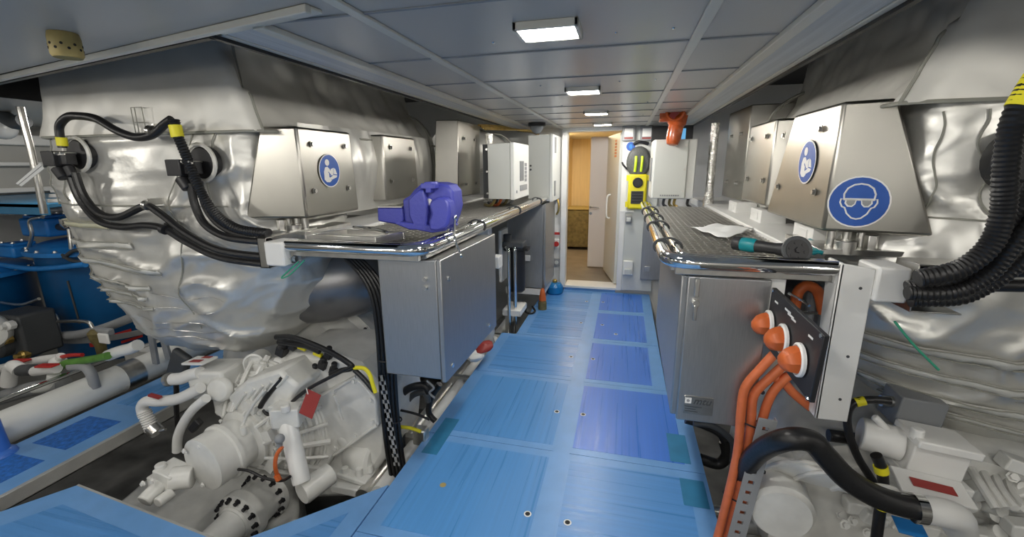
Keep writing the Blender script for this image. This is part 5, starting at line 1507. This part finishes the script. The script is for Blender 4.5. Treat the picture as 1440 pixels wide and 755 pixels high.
m = MB(); m.tube([at(1298, 716, y=1.50), at(1322, 720, y=1.50), at(1345, 728, y=1.52), at(1350, 745, y=1.56)], .045, 18); part('pipe_elbow', m, 'white_paint', gR)
m = MB(); m.tube([at(1284, 714, y=1.46), at(1298, 716, y=1.46)], .046, 18, False); part('hose_clamp', m, 'chrome', gR)
m = MB(); c = at(1280, 742, y=1.55); m.box(c, (.09, .06, .004), R3); part('data_plate', m, 'bright_blue', gR)
rnd = random.Random(11)
for k in range(90):
    a, b = rnd.uniform(1180, 1445), rnd.uniform(640, 760)
    m = MB(); p0 = at(a, b, y=1.72 + rnd.uniform(-.04, .06) + (755-b)*.001)
    ax = V((rnd.uniform(-.5, .3), -1, rnd.uniform(.3, 1)))
    if k % 3 == 0: m.box(p0, (.08, .06, .05), Matrix.Rotation(rnd.uniform(-.5, .5), 3, 'Y'))
    elif k % 3 == 1: m.lathe(p0, ax, [(-.06, .024), (.008, .024), (.010, .018)], 14)
    else: m.bolt(p0, ax, .013, .016)
    part(('flange_block', 'plug', 'bolt')[k % 3], m, 'engine_paint', gR, .006 if k % 3 == 0 else 0)
m = MB()
for k in range(6):
    m.tube([at(1360+18*k, 650+4*k, y=1.85), at(1375+16*k, 675+6*k, y=1.74), at(1400+14*k, 715, y=1.66)], .014, 8)
part('casting_ribs', m, 'engine_paint', gR)
hr = [([(1040, 668), (1068, 635), (1105, 618), (1140, 620), (1160, 640), (1190, 672), (1228, 696), (1262, 708), (1290, 714)], .037, 'thick black hose arching over the right gearbox to a chrome clamp', 1.46, 0),
      ([(1252, 564), (1225, 562), (1202, 566), (1192, 582), (1194, 610), (1206, 642), (1222, 668), (1236, 690)], .014, 'thin black cable dropping from the grey actuator on the right gearbox', 1.72, 0),
      ([(1232, 640), (1240, 660), (1242, 690), (1238, 715), (1232, 760)], .017, 'black sheathed cable hanging with yellow bands on the right gearbox', 1.53, 0),
      ([(1165, 612), (1195, 616), (1220, 620), (1236, 628)], .024, 'short black connector lead behind the thick hose on the right', 1.80, 0)]
for p, r, l, y, rb in hr:
    m = MB(); m.tube([at(a, b, y=y + (.22*max(0, 1-j/2) if r > .03 else 0)) for j, (a, b) in enumerate(p)], r, 14, rib=rb); solo('hose', m, 'black_rubber', l, 'hose')
for i, (p, y, r, l) in enumerate((([(1203, 566), (1216, 563)], 1.72, .017, 'yellow band on the thin cable leaving the grey actuator'), ([(1238, 655), (1240, 664)], 1.53, .021, 'upper yellow band on the hanging cable at the right gearbox'), ([(1241, 705), (1239, 714)], 1.53, .021, 'lower yellow band on the hanging cable at the right gearbox'))):
    m = MB(); m.tube([at(a, b, y=y) for a, b in p], r, 12, False); solo('tape_band', m, 'yellow_tape', l, 'tape')
m = MB(); m.tube([at(a, b, y=1.62) for a, b in ((1258, 452), (1285, 485), (1320, 520))], .004, 6); solo('wire', m, 'green_wire', 'thin green earth wire under the right cable bracket', 'wire')
m = MB(); m.tube([at(a, b, y=1.62) for a, b in ((420, 368), (396, 390), (408, 386), (428, 366))], .0035, 6); solo('wire', m, 'green_wire', 'thin green earth wire looped below the left shelf bracket', 'wire')
# ------------------------------------------------------------------ between the benches and the bilge
# black conduit bundle dropping from the left shelf
for i in range(5):
    dx = i*6.5
    m = MB(); m.tube([at(a+dx*.8, b, y=1.80+.010*i) for a, b in ((484, 362), (506, 385), (522, 415), (530, 460), (534, 520), (538, 580), (545, 640), (556, 700))], .0105, 10)
    solo('cable', m, 'black_rubber', ('outermost left', 'second', 'third', 'fourth', 'outermost right')[i] + ' black cable of the bundle falling beside the left steel cabinet', 'cable', 'black cables beside the left steel cabinet')
for i, (a, b) in enumerate(((537, 505), (545, 590))):
    c = at(a+8, b, y=1.82)
    m = MB(); m.tube([c+V((.045*math.cos(k*math.pi/8), .035*math.sin(k*math.pi/8), 0)) for k in range(16)], .004, 6, False, closed=True)
    solo('cable_tie', m, 'black_plastic', ('upper' if i == 0 else 'lower') + ' black tie round the bundle beside the left steel cabinet', 'cable tie')
t = thing('cable_ladder', 'narrow perforated steel strip behind the black cable bundle on the left', 'cable tray', at(545, 640, y=1.77))
q0, q1 = at(536, 528, y=1.77), at(558, 655, y=1.77)
m = MB(); dd = q1-q0; wv = V((.018, 0, .003))
for k in range(10):
    c0 = q0+dd*k/10; c1 = q0+dd*(k+.6)/10
    m.prism([c0-wv, c0+wv, c1+wv, c1-wv], (0, .003, 0))
m.prism([q0-wv, q0-wv*.45, q1-wv*.45, q1-wv], (0, .003, 0)); m.prism([q0+wv*.45, q0+wv, q1+wv, q1+wv*.45], (0, .003, 0))
part('strip', m, 'mid_grey', t)
# looped hoses under the left cabinet
for i, (p, r, y, mt, l) in enumerate((
    ([(560, 660), (556, 610), (556, 570), (572, 548), (596, 542), (604, 552)], .022, 2.05, 'black_rubber', 'outer black hose looped under the left steel cabinet'),
    ([(568, 650), (566, 605), (568, 575), (580, 556), (598, 552), (602, 565)], .018, 2.10, 'dark_grey', 'inner grey hose looped under the left steel cabinet'),
    ([(618, 540), (606, 560), (603, 580), (612, 592)], .018, 2.15, 'black_rubber', 'black hose hanging down from the left steel cabinet corner'),
    ([(560, 576), (585, 582), (604, 590)], .007, 1.98, 'black_rubber', 'thin black lead below the looped hoses on the left'),
    ([(562, 600), (578, 602), (592, 607)], .010, 1.95, 'yellow_tape', 'short yellow-green cable low beside the left walkway edge'),
    ([(600, 535), (610, 545), (604, 552), (612, 560)], .006, 2.0, 'mid_grey', 'thin tangled grey wire under the left steel cabinet'))):
    m = MB(); m.tube([at(a, b, y=y) for a, b in p], r, 12); solo('hose', m, mt, l, 'hose')
# clutter wedged between walkway and engine
for i, (a, b, y, d, mt, l, nm, cat) in enumerate((
    (680, 488, 3.0, (.16, .10, .05), 'dark_red', 'dark red cloth wedged beside the left walkway edge', 'cloth', 'cloth'),
    (668, 500, 2.9, (.10, .12, .05), 'paper', 'white scrap wedged beside the left walkway edge', 'rag', 'cloth'))):
    c = at(a, b, y=y)
    m = MB(); m.sphere(c, .07, 18, (1.0, 1.2, .5)); m.v = [tuple(V(p)+V((1, 1, 1))*.02*noise.noise(V(p)*18)) for p in m.v]
    solo(nm, m, mt, l, cat)
t = thing('bilge_pipes', 'pair of pale pipes running low under the left cabinet beside the walkway', 'pipe', (-1.15, 2.6, -.3))
for x, z, mt in ((-1.16, -.16, 'white_paint'), (-1.26, -.2, 'steel')):
    m = MB(); m.cyl((x, 1.7, z), (x, 5.0, z), .045, seg=18); part('pipe', m, mt, t)
for y in (2.1, 2.9, 3.8): m = MB(); m.bb(-1.33, -1.09, y, y+.04, -.28, -.10); part('pipe_support', m, 'steel', t)
m = MB(); m.box(at(592, 612, y=1.98), (.08, .06, .10)); solo('shutoff_valve', m, 'steel', 'steel valve block low beside the left walkway edge', 'valve', bevel=.01)
# right side bilge between walkway and gearbox
for i, (p, r, y, mt, l) in enumerate((
    ([(964, 590), (990, 598), (1015, 612), (1024, 640)], .022, 2.3, 'black_rubber', 'black hose under the right steel cabinet beside the walkway'),
    ([(975, 595), (1005, 600), (1030, 622), (1030, 650)], .016, 2.2, 'dark_grey', 'grey hose under the right steel cabinet beside the walkway'),
    ([(985, 645), (1010, 652), (1022, 640), (1018, 620)], .03, 2.3, 'black_rubber', 'coiled black hose low beside the right walkway edge'))):
    m = MB(); m.tube([at(a, b, y=y) for a, b in p], r, 12); solo('hose', m, mt, l, 'hose')
t = thing('bilge_pipes', 'pale pipes crossing low beside the right walkway edge', 'pipe', (.7, 2.1, -.4))
for k in range(4):
    m = MB(); m.cyl((.42, 1.75+.12*k, -.18-.03*k), (.98, 1.80+.12*k, -.18-.03*k), .028, seg=14); part('pipe', m, 'steel' if k % 2 else 'engine_paint', t)
# cable tube from the grinder bench end
# ------------------------------------------------------------------ port side: big white pipe
t = thing('lagged_pipe', 'long white pipe with a steel clamp lying outboard of the left walkway', 'pipe', (-3.36, 2, .0))
m = MB(); m.cyl((-3.39, .35, .055), (-3.39, 5.1, .055), .098, seg=36); part('pipe', m, 'cabinet_white', t)
cy = at(185, 530, x=-3.36).y
m = MB(); m.cyl((-3.39, cy-.06, .055), (-3.39, cy+.06, .055), .103, seg=36); part('clamp', m, 'steel', t)
m = MB(); m.cyl((-3.55, .3, .16), (-3.55, 3.2, .16), .016, seg=12); solo('handrail_tube', m, 'chrome', 'thin steel tube running beside the long white pipe', 'pipe')
m = MB(); m.box((-3.13, .93, .05), (.10, .16, .10)); 
# blue bollard-like cloth at far left
c = at(2, 640, z=0)
t = thing('blue_post', 'blue film wrapped post at the left edge of the picture beside the white pipe', 'post', (c.x, c.y, 0))
m = MB(); m.lathe((c.x-.02, c.y, .0), (0, 0, 1), [(0, .075), (.015, .07), (.03, .05), (.20, .042)], 20); part('post', m, 'film_deep', t)

# ------------------------------------------------------------------ blue tanks
def tank(name, lab, cx, cy, r, z0, z1, top=.06):
    t = thing(name, lab, 'tank', (cx, cy, z0))
    m = MB(); m.lathe((cx, cy, z0), (0, 0, 1), [(0, r*.96), (.03, r), (z1-z0, r)], 56); part('shell', m, 'tank_blue', t)
    m = MB(); m.lathe((cx, cy, z1), (0, 0, 1), [(0, r*1.12), (.035, r*1.12), (.04, r*1.05), (.055, r*1.0), (.075, r*.9)], 56); fl = part('lid', m, 'bright_blue', t)
    bolts_each('bolt', fl, 'steel', [(V((cx+r*1.06*math.cos(2*math.pi*k/20), cy+r*1.06*math.sin(2*math.pi*k/20), z1+.036)), V((0, 0, 1))) for k in range(20)], .014, .016)
    m = MB(); m.lathe((cx, cy, z0+(z1-z0)*.20), (0, 0, 1), [(0, r*1.01), (.0, r*1.035), (.05, r*1.035), (.05, r*1.01)], 56, cap=False); part('hoop', m, 'mid_grey', t, label='grey band')
    return t
tk = tank('separator_tank', 'large blue cylindrical tank behind the silver engine blanket on the left', -4.62, 2.95, .50, -.15, .80)
tank('separator_tank', 'second blue tank half out of view at the far left edge', -5.45, 2.35, .40, -.15, .62)
m = MB()
for (a, b, w) in ((170, 475, .14), (178, 482, .10)):
    pass
def onface(px, py, cx=-4.62, cy=2.95, r=.505):
    d = at(px, py, y=1.0) - V((0, 0, CAMZ)); o = V((-cx, -cy))
    A = d.x**2+d.y**2; B = 2*(d.x*(-cx)+d.y*(-cy)); Cc = cx*cx+cy*cy-r*r
    t = (-B - math.sqrt(max(0, B*B-4*A*Cc)))/(2*A); return V((0, 0, CAMZ))+d*t
for i, (a, b, w, h) in enumerate(((172, 470, .13, .035), (186, 478, .15, .022), (128, 480, .03, .10))):
    p = onface(a, b); n_ = V((p.x+4.62, p.y-2.95, 0)).normalized(); rt = V((-n_.y, n_.x, 0))
    T = frame2d(p, rt, (0, 0, 1)); m = MB(); disc(m, T, [(-w/2, -h/2), (w/2, -h/2+.02*(i < 2)), (w/2, h/2+.02*(i < 2)), (-w/2, h/2)], 0, .004)
    part('red_label', m, 'red', tk)
p = onface(95, 395); p2 = onface(112, 455)
m = MB(); m.tube([p, p.lerp(p2, .5), p2], .008, 6); part('weld_mark', m, 'dark_grey', tk)
# equipment on top of the tanks
for i, (a, b, y, d, mt, lab, nm, cat) in enumerate((
    (68, 318, 2.75, (.34, .22, .16), 'bright_blue', 'bright blue motor housing on top of the tanks at the left', 'motor_housing', 'motor'),
    (105, 312, 2.95, (.28, .2, .12), 'bright_blue', 'smaller blue terminal box right of the bright blue motor housing', 'terminal_box', 'box'),
    (28, 352, 2.55, (.20, .2, .10), 'bright_blue', 'low blue valve cover before the motor housing at the left', 'valve_cover', 'cover'))):
    c = at(a, b, y=y); t = thing(nm, lab, cat, c)
    m = MB(); m.box(c, d); part('body', m, mt, t, .02)
    m = MB(); m.box(c+V((0, 0, d[2]/2+.012)), (d[0]*.8, d[1]*.8, .024)); l_ = part('lid', m, mt, t, .006)
    bolts_each('bolt', l_, 'steel', [(c+V((sx*d[0]*.33, sy*d[1]*.33, d[2]/2+.024)), V((0, 0, 1))) for sx in (-1, 1) for sy in (-1, 1)], .012, .012)
    m = MB(); m.cyl(c+V((d[0]*.5, -.02, 0)), c+V((d[0]*.5+.06, -.02, 0)), .03, seg=14); part('cable_gland', m, 'dark_grey', t)
t = thing('gauge_tap', 'chrome capped gauge tap standing on the blue tank lid', 'tap', at(96, 318, y=2.6))
c = at(96, 316, y=2.55); m = MB(); m.lathe(c+V((0, 0, -.03)), (0, 0, 1), [(0, .03), (.03, .05), (.08, .05), (.10, .03)], 18); part('head', m, 'chrome', t)
m = MB(); m.tube([c+V((0, 0, -.02)), c+V((.02, -.02, -.12)), c+V((.01, -.03, -.24))], .016, 10); part('stem', m, 'steel', t)
for i, (p, r, y, mt, l) in enumerate((
    ([(90, 362), (105, 352), (125, 352), (134, 360), (122, 368), (100, 366), (88, 358)], .014, 2.45, 'dark_grey', 'grey hose coiled on the blue tank lid'),
    ([(40, 350), (45, 330), (42, 310), (60, 305)], .014, 2.5, 'steel', 'bent steel pipe beside the blue motor housing'),
    ([(0, 425), (30, 428), (55, 420)], .012, 2.3, 'steel', 'thin bent steel pipe before the far-left blue tank'),
    ([(55, 370), (80, 362), (130, 345), (132, 332)], .014, 2.5, 'steel', 'steel pipe running across the front of the tank lid'),
    ([(40, 432), (60, 440), (78, 445), (82, 470), (80, 480)], .018, 2.35, 'steel', 'brown-grey pipe with joints before the blue tank'),
    ([(82, 452), (120, 452), (130, 460), (136, 472)], .014, 2.3, 'steel', 'curved steel tube reaching to the tap on the blue tank'),
    ([(84, 472), (112, 470), (150, 460), (196, 442)], .035, 2.36, 'mid_grey', 'grey bundle pipe hugging the lower blue tank with dark ties'),
    ([(0, 300), (60, 297), (115, 292)], .02, 2.9, 'white_paint', 'pale rail along the blue shelf at the far left'),
    ([(0, 372), (50, 378), (120, 372)], .022, 2.42, 'bright_blue', 'blue pipe along the rim of the tank lid'))):
    m = MB(); m.tube([at(a, b, y=y) for a, b in p], r, 12); solo('pipe', m, mt, l, 'pipe')
t = thing('tap_valve', 'grey and brown drain tap standing before the blue tank', 'valve', at(146, 490, y=2.2))
m = MB(); m.lathe(at(146, 505, y=2.2), (0, 0, 1), [(0, .03), (.12, .035), (.16, .05), (.22, .06), (.25, .03)], 16); part('body', m, 'olive', t)
m = MB(); m.box(at(144, 466, y=2.2), (.18, .05, .05)); part('handle', m, 'mid_grey', t, .01)
m = MB(); m.box(at(146, 476, y=2.17), (.10, .02, .08)); part('funnel', m, 'sign_white', t, .01)
# row of white valves, hoses and red lever handles
for i, (p, r, y, mt, l) in enumerate((
    ([(78, 524), (90, 512), (110, 508), (135, 504), (152, 500)], .024, 1.85, 'green_hose', 'green hose joining two white fittings beside the long white pipe'),
    ([(152, 500), (168, 494), (184, 490), (194, 485)], .036, 1.9, 'cabinet_white', 'white bent fitting at the right end of the green hose'),
    ([(76, 526), (72, 540), (60, 545), (50, 546)], .034, 1.82, 'cabinet_white', 'white elbow at the left end of the green hose'),
    ([(0, 518), (20, 514), (40, 510), (60, 506), (84, 503)], .030, 1.95, 'white_paint', 'white pipe with red labels running behind the green hose'),
    ([(12, 540), (14, 525), (18, 515), (28, 520)], .042, 1.80, 'white_paint', 'white upright elbow at the left of the red labelled pipe'),
    ([(30, 521), (48, 520)], .038, 1.80, 'dark_grey', 'dark rubber coupling between white pipe fittings at the left'),
    ([(48, 522), (62, 520), (80, 518)], .032, 1.80, 'white_paint', 'short white pipe with a red label before the green hose'),
    ([(0, 498), (30, 494), (60, 490)], .02, 2.2, 'steel', 'thin pale pipe along the foot of the blue tanks'),
    ([(100, 515), (118, 515), (128, 525), (134, 545)], .03, 1.85, 'mid_grey', 'grey curved hose below the green hose'),
    ([(0, 560), (40, 548), (90, 540)], .05, 1.85, 'mid_grey', 'fat grey pipe lying beside the long white pipe'))):
    m = MB(); m.tube([at(a, b, y=y) for a, b in p], r, 14); solo('pipe_fitting', m, mt, l, 'pipe')
for i, (a, b, y, l) in enumerate(((66, 514, 1.77, 'red label strip on the short white pipe before the green hose'), (28, 507, 1.90, 'red label strip on the white pipe at the far left'))):
    c = at(a, b, y=y); m = MB(); m.box(c, (.16, .05, .014), Matrix.Rotation(-.12, 3, 'Y')); solo('pipe_label', m, 'red', l, 'label', bevel=.004)
t = thing('lever_valve', 'white ball valve with a red lever behind the green hose', 'valve', at(84, 508, y=1.9))
m = MB(); m.sphere(at(82, 510, y=1.9), .05, 16); m.cyl(at(82, 510, y=1.9), at(86, 500, y=1.9), .025); part('body', m, 'white_paint', t)
m = MB(); a_, b_ = at(86, 502, y=1.9), at(116, 499, y=1.9); m.tube([a_, a_.lerp(b_, .5)+V((0, 0, .006)), b_], .013, 8); part('lever', m, 'red', t)
t = thing('hose_reel_drum', 'white rounded drum at the left edge above the pipes', 'drum', at(2, 470, y=2.0))
c = at(-2, 468, y=2.0); m = MB(); m.lathe(c+V((-.1, 0, 0)), (1, -.5, 0), [(-.1, .10), (0, .13), (.08, .12), (.13, .09), (.14, .04)], 28); part('drum', m, 'cabinet_white', t)
# dark machinery block under the tanks
t = thing('pump_unit', 'dark pump with brass fittings in the shade between the two blue tanks', 'pump', at(35, 450, y=2.5))
c = at(40, 465, y=2.2); m = MB(); m.box(c, (.30, .24, .34)); m.cyl(c+V((-.05, -.2, -.05)), c+V((-.05, .0, -.05)), .11, seg=22); part('casing', m, 'dark_grey', t, .02)
for q in ((.08, -.15, .0), (-.02, -.2, .12), (.12, -.1, -.14), (.16, -.15, .12)):
    m = MB(); m.lathe(c+V(q), (.2, -1, .1), [(0, .035), (.04, .035), (.05, .02), (.08, .02)], 8); part('fitting', m, 'brass' if q[2] < .1 else 'white_paint', t)
for i in range(2):
    m = MB(); a, b = ((203, 450), (214, 512)) if i == 0 else ((222, 470), (232, 505))
    q0, q1 = at(*a, y=2.15), at(*b, y=2.15); m.prism([q0, q0+V((.05, 0, 0)), q1+V((.05, 0, 0)), q1], (0, .02, 0))
    solo('support_strut', m, 'mid_grey', ('nearer left' if i == 0 else 'right') + ' grey flat strut under the silver blanket beside the white pipe', 'strut', bevel=.003)
m = MB(); m.box(at(215, 500, y=2.5), (.5, .1, .12)); solo('foundation_beam', m, 'engine_paint', 'pale beam behind the grey struts under the silver blanket', 'beam', bevel=.01)
# film-covered shelf and steel stanchion behind the tanks
zs = 1.255
f0, f1 = at(66, 287, z=zs), at(84, 262, z=zs)
m = MB(); m.prism([f0, V((max(f1.x, -5.2), min(f1.y, 5.1), zs)), V((-5.89, min(f1.y, 5.1), zs)), V((-5.89, f0.y, zs))], (0, 0, -.03)); m.prism([f0, V((-5.89, f0.y, zs)), V((-5.89, f0.y+.012, zs)), f0+V((0, .012, 0))], (0, 0, -.08))
solo('film_covered_shelf', m, 'film_teal', 'blue film covered ledge above the blue tanks at the far left', 'shelf', bevel=.004)
m = MB()
for k in range(5): m.prism([at(66+2*k, 285-7*k, y=2.1), at(96-2*k, 284-7*k, y=2.1), at(96-2*k, 279-7*k, y=2.1), at(66+2*k, 280-7*k, y=2.1)], (0, .22, 0))
solo('louvre_stack', m, 'white_paint', 'stack of pale slats between the left engine and the hull', 'slats', bevel=.004)
m = MB(); m.tube([at(a, b, y=2.05) for a, b in ((28, 150), (34, 175), (42, 205), (52, 250), (58, 280), (62, 300))], .020, 14)
solo('stanchion', m, 'steel', 'bent chrome stanchion tube at the left of the silver engine front', 'pipe')
t = thing('hanging_tag', 'white paper tag hanging askew from the chrome stanchion at the left', 'tag', at(42, 245, y=1.98))
p = [at(22, 258, y=1.95), at(30, 262, y=1.95), at(62, 237, y=1.95), at(56, 229, y=1.95)]
m = MB(); m.prism(p, (0, .003, 0)); tg_ = part('card', m, 'paper', t)
m = MB(); m.prism([p[0].lerp(p[1], .45)+V((0, -.001, 0)), p[0].lerp(p[1], .55)+V((0, -.001, 0)), p[3].lerp(p[2], .55)+V((0, -.001, 0)), p[3].lerp(p[2], .45)+V((0, -.001, 0))], (0, -.001, 0)); part('print_line', m, 'mid_grey', tg_)
m = MB(); m.sphere(at(4, 180, y=2.6), .09, 20); solo('bulkhead_or_fill_lamp', m, 'clear_plastic', 'round pale bulkhead fitting at the far left edge', 'lamp')
m = MB(); m.tube([at(34, 170, y=2.4), at(20, 172, y=2.4), at(0, 160, y=2.4)], .05, 14); solo('duct_elbow', m, 'dark_grey', 'dark curved duct behind the chrome stanchion at the far left', 'duct')
